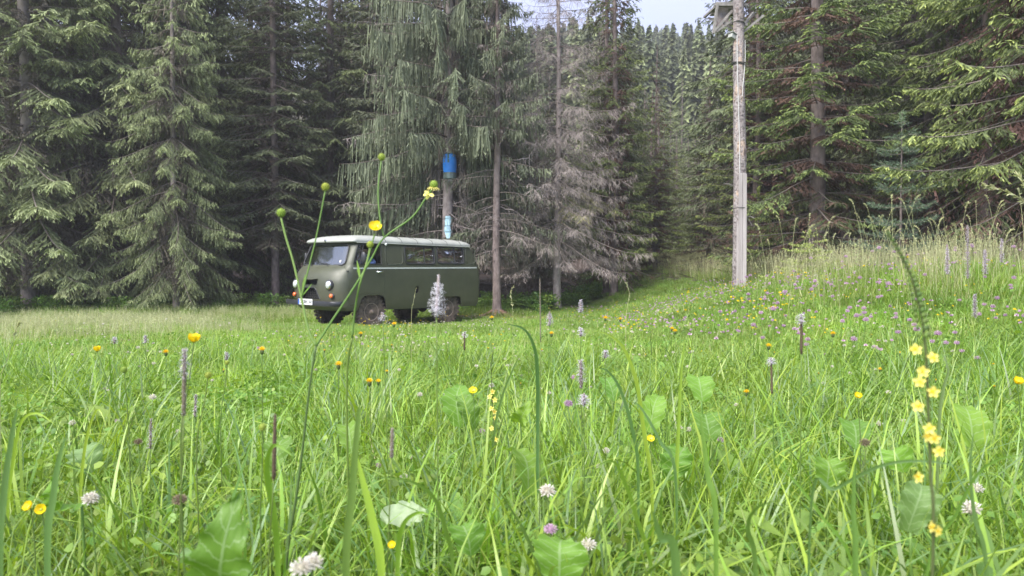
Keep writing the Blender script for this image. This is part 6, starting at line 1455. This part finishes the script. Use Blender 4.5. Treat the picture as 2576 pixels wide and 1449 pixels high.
scatter_things(wt, rnd_spots(150, (-.6, .62), (1.7, 10)), 'small white clover head low in the meadow grass', 'white clover heads in the meadow', .7, 1.15)
hk = [hawkbit(Z0, .24, .9, 'x', 'x', o_) for o_ in (.3, .8, 1.1)]
scatter_things(hk, rnd_spots(48, (-.5, .68), (2.6, 12)), 'small yellow orange hawkbit rising from the meadow grass', 'small hawkbits across the meadow', .8, 1.15)
# farther dots: stuff
def dots(mat, r, h):
    def f(rng):
        n_ = 5; a = rng.uniform(-.35, .35, (n_, 2)); hh = rng.uniform(h * .6, h * 1.2, n_); V = []; Q = []; T_ = []
        for k in range(n_):
            for i in range(9): 
                d = rng.normal(size=3); d[2] = abs(d[2]); d /= np.linalg.norm(d); s = np.cross(d, rng.normal(size=3)); s /= np.linalg.norm(s); c = np.array([a[k, 0], a[k, 1], hh[k]]); V += [c - s * r * .35, c + s * r * .35, c + d * r + s * r * .4, c + d * r - s * r * .4]; o = len(V) - 4; Q.append((o, o + 1, o + 2, o + 3))
        V = np.array(V); return [(V, np.array(Q), np.zeros((0, 3), int), rng.uniform(0, 1, len(V)), 0)]
    return f
ds = [clump(400, dots('w', .014, .2), [G['white']]), clump(401, dots('y', .011, .22), [G['yellow']]), clump(402, dots('p', .016, .24), [G['pink']]), clump(403, dots('y', .012, .2), [G['yellow']])]
n = 900; y = np.sqrt(rg.uniform(5 ** 2, 21 ** 2, n)); x = rg.uniform(-.75, .75, n) * y; kk = (y < FOREST_EDGE(x) - .5) & ~((x < -3.2) & (rg.random(n) < .9)); x, y = x[kk], y[kk]; dx_ = np.where(x > 1.5, 1, 0)
idx = np.where(rg.random(len(x)) < .38 + .1 * dx_, np.where(dx_ == 1, 2, 0), rg.integers(0, 4, len(x))); kk = (dx_ == 1) | (rg.random(len(x)) < .55) & (idx != 2); x, y, idx = x[kk], y[kk], idx[kk]
scatter('meadow_flower_specks', np.stack([x, y, gz(x, y)], 1), rg.uniform(0, 6.28, len(x)), rg.uniform(.7, 1.1, len(x)), idx, ds)
n = 170; y = rg.uniform(9, 15.5, n); x = rg.uniform(.14, .66, n) * y; x_, y_ = x, y; scatter('bank_flower_specks', np.stack([x_, y_, gz(x_, y_)], 1), rg.uniform(0, 6.28, n), rg.uniform(.7, 1.1, n), rg.choice([0, 0, 1, 2, 2, 2, 3], n), ds if False else [clump(410 + i, dots('w', .018, .24), [G[k]]) for i, k in enumerate(('white', 'yellow', 'pink', 'yellow'))])

# --- dock leaves
def dock(px0_, py0_, px1, py1, d0, d1, wid, label, tint=.5, fold=.25, wave=.012, bend=.02, side=(1, 0, 0), seed=0, base_low=True):
    rr = random.Random(seed); ro = plant_root('dock_leaf', px0_, d0, label, 'leaf'); a = L_(ro, px0_, py0_, d0); e = L_(ro, px1, py1, d1); ax = e - a; L = ax.length; ax.normalize(); sd = Vector(side); sd = (sd - ax * sd.dot(ax)).normalized(); nm = sd.cross(ax)
    V = []; UV = []; n = 22; m_ = 9
    for i in range(n + 1):
        f = i / n; wv = wid * (math.sin(math.pi * (f * .96 + .03) ** .72) ** .85) 
        if i == n: wv = wid * .03
        c = a + ax * (L * f) + nm * ((bend + .10 * L) * math.sin(math.pi * f)) + sd * (.05 * L * math.sin(3.5 * f + seed)) - Vector((0, 0, 1)) * (L * .07 * f ** 3 if seed > 2 else 0)
        for j in range(m_):
            q = (j / (m_ - 1)) * 2 - 1; V.append(c + sd * (q * wv * .5 * (1 + .10 * math.sin(f * 31 + seed + q * 2))) + nm * (fold * abs(q) * wv * .5 + wave * math.sin(f * 26 + (2 if q > 0 else 0) + seed) * q * q * .5)); UV.append((q, f))
    Q = [(i * m_ + j, i * m_ + j + 1, (i + 1) * m_ + j + 1, (i + 1) * m_ + j) for i in range(n) for j in range(m_ - 1)]
    me = np_mesh('blade', np.array([tuple(v) for v in V]), Q, attrs={'tint': np.full(len(V), tint)}, smooth=True, uv=UV); obj('blade', me, G['dock'], ro)
    stem(ro, [(0, 0, 0) if not base_low else Vector((a.x, a.y, 0)), a.lerp(Vector((a.x, a.y, 0)), .5) + Vector((.004, 0, 0)), a], .0026, .0020, 'stalk', t=.6); return ro
dock(545, 1500, 618, 1243, .74, .72, .062, 'big veined dock leaf seen from below at the bottom edge left of centre', .5, .18, seed=1)
dock(205, 1265, 148, 1183, 1.15, 1.12, .040, 'small bright folded dock leaf near the white clover at left', .9, .6, seed=2, side=(.6, -.5, .6))
dock(1155, 1075, 1160, 958, 2.1, 2.2, .085, 'broad dock leaf below the rear of the van, left of the small agrimony', .75, .3, seed=3)
dock(1195, 1080, 1140, 990, 2.0, 2.05, .06, 'narrower dock leaf beside the broad one below the van', .6, .4, seed=4, side=(.8, .5, .2))
dock(1335, 1250, 1252, 1118, 1.4, 1.5, .085, 'large drooping dock leaf with an upturned edge in the centre', .8, .25, seed=5, side=(.8, .2, -.5))
dock(1310, 1065, 1340, 1000, 1.8, 1.75, .045, 'upright bright dock leaf right of the small agrimony', .95, .55, seed=6, side=(.7, -.6, .2))
dock(955, 1303, 1072, 1270, 1.25, 1.22, .042, 'pale dock leaf turned underside up, lying across blades', .02, .12, seed=7, side=(0, .55, .85), bend=.012)
dock(1540, 1010, 1520, 950, 2.2, 2.3, .055, 'small dock leaf under the lilac plantain at centre right', .6, .3, seed=8)
dock(1765, 1010, 1755, 945, 2.2, 2.3, .08, 'round topped dock leaf right of the tall blades', .8, .25, seed=9)
dock(1640, 1090, 1655, 985, 1.9, 2.0, .06, 'tall narrow dock leaf behind the tall blades', .85, .3, seed=10)
dock(1690, 1210, 1700, 1110, 1.5, 1.55, .062, 'crinkled dock leaf right of centre with wavy pale veins', .6, .3, wave=.02, seed=11)
dock(2080, 1230, 2060, 1150, 1.35, 1.4, .055, 'folded dock leaf low on the right, left of the brown clover', .75, .4, seed=12)
dock(2150, 1130, 2120, 1060, 1.6, 1.7, .06, 'dock leaf behind the brown clover head', .6, .25, seed=13)
dock(2270, 1190, 2250, 1130, 1.5, 1.55, .06, 'leaning dock leaf between the brown clover and the agrimony', .8, .35, seed=14, side=(.8, -.4, .3))
dock(2440, 1130, 2420, 1010, 1.7, 1.8, .08, 'tall dock leaf right of the agrimony', .8, .25, seed=15)
dock(1790, 1110, 1765, 1040, 1.8, 1.9, .075, 'wide pale dock leaf left of the brown spikes', .55, .25, seed=16)
dock(700, 1180, 720, 1100, 1.7, 1.8, .06, 'dock leaf behind the dark brown spike', .5, .25, seed=17)
dock(890, 1140, 860, 1070, 1.7, 1.8, .055, 'dock leaf between buttercup stem and timothy spike', .6, .3, seed=18)
dock(230, 1190, 215, 1120, 1.7, 1.75, .075, 'dark round dock leaf behind the small bright folded one', .35, .25, seed=19)
dock(1180, 1400, 1160, 1320, 1.1, 1.15, .05, 'dock leaf low at the bottom centre', .7, .3, seed=20)
dock(1400, 1470, 1420, 1350, .95, 1.0, .07, 'dock leaf at the bottom edge, centre', .65, .35, seed=21)
dock(2290, 1340, 2300, 1200, 1.0, 1.05, .05, 'dark green ribbed leaf left of the agrimony stem near the bottom', .4, .35, seed=23)

# --- long single blades that stand out
def long_blade(pts, d0, d1, wid, label, tint=.6, kind='blade', w0=.5):
    ro = plant_root('grass_blade', pts[0][0], d0, label, 'grass'); n0 = len(pts); P = [L_(ro, a, b_, d0 + (d1 - d0) * i / (n0 - 1)) for i, (a, b_) in enumerate(pts)]; P = [Vector((P[0].x, P[0].y, 0))] + P if P[0].z > .01 else P
    P = smooth_path(P, 6); n = len(P); rows = []
    for i, p in enumerate(P):
        f = i / (n - 1); tn = (P[min(i + 1, n - 1)] - P[max(i - 1, 0)]).normalized(); sd = tn.cross(Vector((.25, -1, .15))).normalized(); nm = sd.cross(tn); w_ = wid * .5 * min(1, w0 + f * 1.5) * (1 - f ** 3); rows.append([p - sd * w_ + nm * w_ * .35, p, p + sd * w_ + nm * w_ * .35])
    mb = MB(); mb.grid(rows, t=tint); mb.build('blade', G[kind], ro, smooth=True); return ro
BL = [([(1352, 1100), (1352, 960), (1345, 880), (1320, 830), (1275, 815)], 1.4, 1.3, .008, 'arching blue green blade bending left beside the long seed stalk', .3),
 ([(1640, 1250), (1618, 1080), (1600, 960), (1570, 880), (1535, 845), (1505, 835)], 1.3, 1.25, .008, 'tall bright blade arching left over the centre meadow', .85),
 ([(1605, 1200), (1590, 1080), (1560, 980), (1530, 935), (1505, 925)], 1.3, 1.25, .007, 'blue green blade under the tall arching one', .35),
 ([(1700, 1240), (1705, 1100), (1712, 960), (1722, 850)], 1.3, 1.3, .008, 'straight bright blade standing in the centre right', .75),
 ([(1700, 1210), (1660, 1110), (1615, 1030), (1590, 1010)], 1.2, 1.2, .006, 'dark thin blade leaning left at centre right', .35),
 ([(1240, 1130), (1260, 1010), (1290, 930), (1310, 890)], 1.6, 1.6, .006, 'dark upright blade left of the arching blue green one', .4),
 ([(870, 1449), (885, 1250), (900, 1060), (905, 1020)], .80, .8, .009, 'broad blurred blade right of the main buttercup stem', .45),
 ([(1800, 1330), (1780, 1200), (1768, 1100), (1760, 1040)], .9, .9, .008, 'blurred olive blade leaning left, right of centre', .5),
 ([(1640, 1449), (1600, 1300), (1570, 1210), (1540, 1160), (1490, 1180)], 1.1, 1.0, .007, 'curved blade drooping left near the bottom', .7),
 ([(700, 1449), (690, 1300), (672, 1180), (690, 1120), (740, 1150)], .95, .85, .008, 'blade with a sharp drooping bend near the main buttercup stem', .6),
 ([(2360, 1100), (2372, 980), (2385, 930), (2365, 880)], 1.3, 1.3, .008, 'pale blue green blade right of the agrimony wand', .25),
 ([(2150, 1449), (2145, 1280), (2150, 1160)], .8, .8, .008, 'straight blurred blade left of the agrimony near the bottom', .45),
 ([(2040, 1270), (2100, 1230), (2220, 1170), (2330, 1160), (2420, 1175)], .85, .8, .0045, 'thin pale blade arching right across the agrimony stem', .35),
 ([(2330, 1449), (2400, 1300), (2460, 1190), (2530, 1150), (2600, 1150)], .85, .8, .005, 'blade rising to the right edge from the agrimony foot', .5),
 ([(2150, 1449), (2060, 1290), (1990, 1200), (1940, 1140)], 1.0, 1.0, .005, 'long straight blade leaning left at right of centre', .6),
 ([(20, 1300), (35, 1150), (55, 1060), (95, 1040), (140, 1070)], 1.3, 1.2, .006, 'lime blade arching right near the left edge', .9),
 ([(200, 1300), (215, 1120), (245, 1030), (270, 1080)], 1.4, 1.35, .006, 'short bright blade bending over at left', .85),
 ([(120, 1400), (135, 1250), (150, 1150), (170, 1090)], .9, .9, .009, 'broad dark blade standing near the left edge', .35),
 ([(0, 1449), (10, 1250), (30, 1100), (45, 1020)], .75, .75, .008, 'blurred dark blade rising at the left edge', .35),
 ([(1000, 1449), (1010, 1330), (1050, 1290), (1090, 1300)], 1.0, .95, .007, 'bright blade arching right beside the pale dock leaf', .8),
 ([(1140, 1449), (1120, 1330), (1090, 1250), (1030, 1210), (940, 1200)], 1.0, .9, .006, 'pale blade arching left above the pale dock leaf', .5),
 ([(960, 1449), (935, 1300), (910, 1200), (900, 1150)], 1.0, 1.0, .012, 'broad ribbed lime leaf low beside the timothy spike', .9),
 ([(1700, 1449), (1660, 1350), (1640, 1280)], .72, .7, .010, 'broad pale blurred blade at the bottom right of centre', .4),
 ([(2480, 1449), (2450, 1300), (2440, 1180), (2450, 1080)], .9, .9, .007, 'dark blade right of the agrimony stem', .35),
 ([(1900, 1449), (1880, 1330), (1900, 1280), (1950, 1260)], .9, .85, .007, 'pale blade bending right near the bottom', .45)]
for pts, d0, d1, w_, lab, t_ in BL: long_blade(pts, d0, d1, w_, lab, t_)
# the straw coloured arching culms at the right edge and the tall seed stalks on the ridge
def culm(pts, d, label, head=.25, group=None, r=.0016, sp=.022, n=34, kind='straw'):
    ro = plant_root('seeding_grass', pts[0][0], d, label, 'grass', 0, group); P = [L_(ro, a, b_, d) for a, b_ in pts]; P = ([Vector((P[0].x, 0, 0))] + P) if P[0].z > .02 else P; P = smooth_path(P, 6); mb = MB(); mb.tube(P, [r * (1 - .6 * i / len(P)) for i in range(len(P))], 5, t=.5); mb.build('stalk', G[kind], ro)
    k0 = int(len(P) * (1 - head)); rng = np.random.default_rng(int(pts[0][0])); m_ = n; i = rng.integers(k0, len(P) - 1, m_); A = np.array([tuple(P[q]) for q in i]); B = np.array([tuple(P[q + 1]) for q in i]); f = rng.random((m_, 1)); PP = A * (1 - f) + B * f; D = unit(unit(B - A) + rng.normal(0, .35, (m_, 3))); V, Q, T_, t = twig_ribbons(PP, D, rng.uniform(.6, 1.2, m_) * sp, np.full(m_, sp * .28), rng.uniform(.2, 1, m_), rng.uniform(.2, 1, m_), rng); obj('seed_head', np_mesh('seed_head', V, Q, T_, attrs={'tint': t}), G['straw'], ro); return ro
culm([(2640, 700), (2620, 560), (2576, 505), (2520, 478), (2478, 466)], 3.2, 'straw coloured grass culm arching in from the right edge', .5, r=.002, sp=.03, n=70)
culm([(2660, 760), (2630, 560), (2580, 470), (2560, 440)], 3.6, 'second straw coloured culm at the right edge', .4, r=.002, sp=.03, n=50)
culm([(0, 1000), (20, 900), (40, 830), (48, 815)], 1.6, 'fine grey grass panicle leaning right at the left edge', .35, r=.0008, sp=.010, n=40)
culm([(1575, 800), (1583, 740), (1575, 712)], 6.0, 'pale timothy head right of the highest plantain', .5, r=.0025, sp=.02, n=50)
culm([(1290, 790), (1285, 740), (1290, 722)], 5.0, 'airy white seeded grass before the sparse spruce', .7, r=.0015, sp=.02, n=30)
culm([(1035, 800), (1040, 760), (1047, 722)], 4.2, 'small flowered herb stalk in front of the middle of the van', .8, r=.0012, sp=.012, n=24)
protos = []
for k in range(6):
    ro = empty('seeding_grass', (0, 0, 0), 0, 'x', 'grass'); h = .55 + .08 * k; le = FR_.uniform(-.2, .2); P = smooth_path([(0, 0, 0), (le * .2, 0, h * .5), (le * .9, .02, h * .95), (le * 1.3, .03, h * 1.04)], 6); mb = MB(); mb.tube(P, [.0022 * (1 - .6 * i / len(P)) for i in range(len(P))], 4, t=.5); mb.build('stalk', G['straw'], ro)
    rng = np.random.default_rng(k); m_ = 46; i = rng.integers(int(len(P) * .66), len(P) - 1, m_); A = np.array([tuple(P[q]) for q in i]); D = unit(np.array([[le, 0, 1.]]) + rng.normal(0, .6 if k % 2 else .3, (m_, 3))); V, Q, T_, t = twig_ribbons(A, D, rng.uniform(.5, 1.3, m_) * (.04 if k % 2 else .022), np.full(m_, .007), rng.uniform(.1, 1, m_), rng.uniform(.1, 1, m_), rng); obj('seed_head', np_mesh('seed_head', V, Q, T_, attrs={'tint': t}), G['straw'], ro); protos.append(ro)
spots = []
while len(spots) < 240:
    x = FR_.uniform(3.2, 11); e = float(FOREST_EDGE(x)); y = e - abs(FR_.gauss(0, 2.0)) + .5 if len(spots) % 2 else FR_.uniform(7.5, 12)
    if .2 < x / y < .80 and y > 6: spots.append((x, y))
for i, (x, y) in enumerate(spots):
    o = protos[i] if i < 6 else copy_tree(protos[i % 6]); o.location = (x, y, gzf(x, y)); o.rotation_euler = (FR_.uniform(-.12, .12), FR_.uniform(-.12, .12), FR_.uniform(0, 6.28)); s = FR_.uniform(.75, 1.35); o.scale = (s, s, s); tag(o, kind='thing'); tag(o, 'dry seeding grass stalk, one of many standing on the right hand bank', 'grass', 'dry seeding grass stalks on the bank')
# ------------------------------------------------------------------ air
hz = bpy.data.materials.new('mountain_air'); hz.use_nodes = True; nt = hz.node_tree; nt.nodes.clear()
out = nt.nodes.new('ShaderNodeOutputMaterial'); pv = nt.nodes.new('ShaderNodeVolumePrincipled'); pv.inputs['Density'].default_value = HAZE_DENSITY; pv.inputs['Color'].default_value = (.95, .96, .99, 1); pv.inputs['Anisotropy'].default_value = .2
nt.links.new(pv.outputs[0], out.inputs['Volume'])
mb = MB(); mb.box((0, 620, 80), (1900, 1400, 240)); o = mb.build('haze', hz); tag(o, kind='stuff')
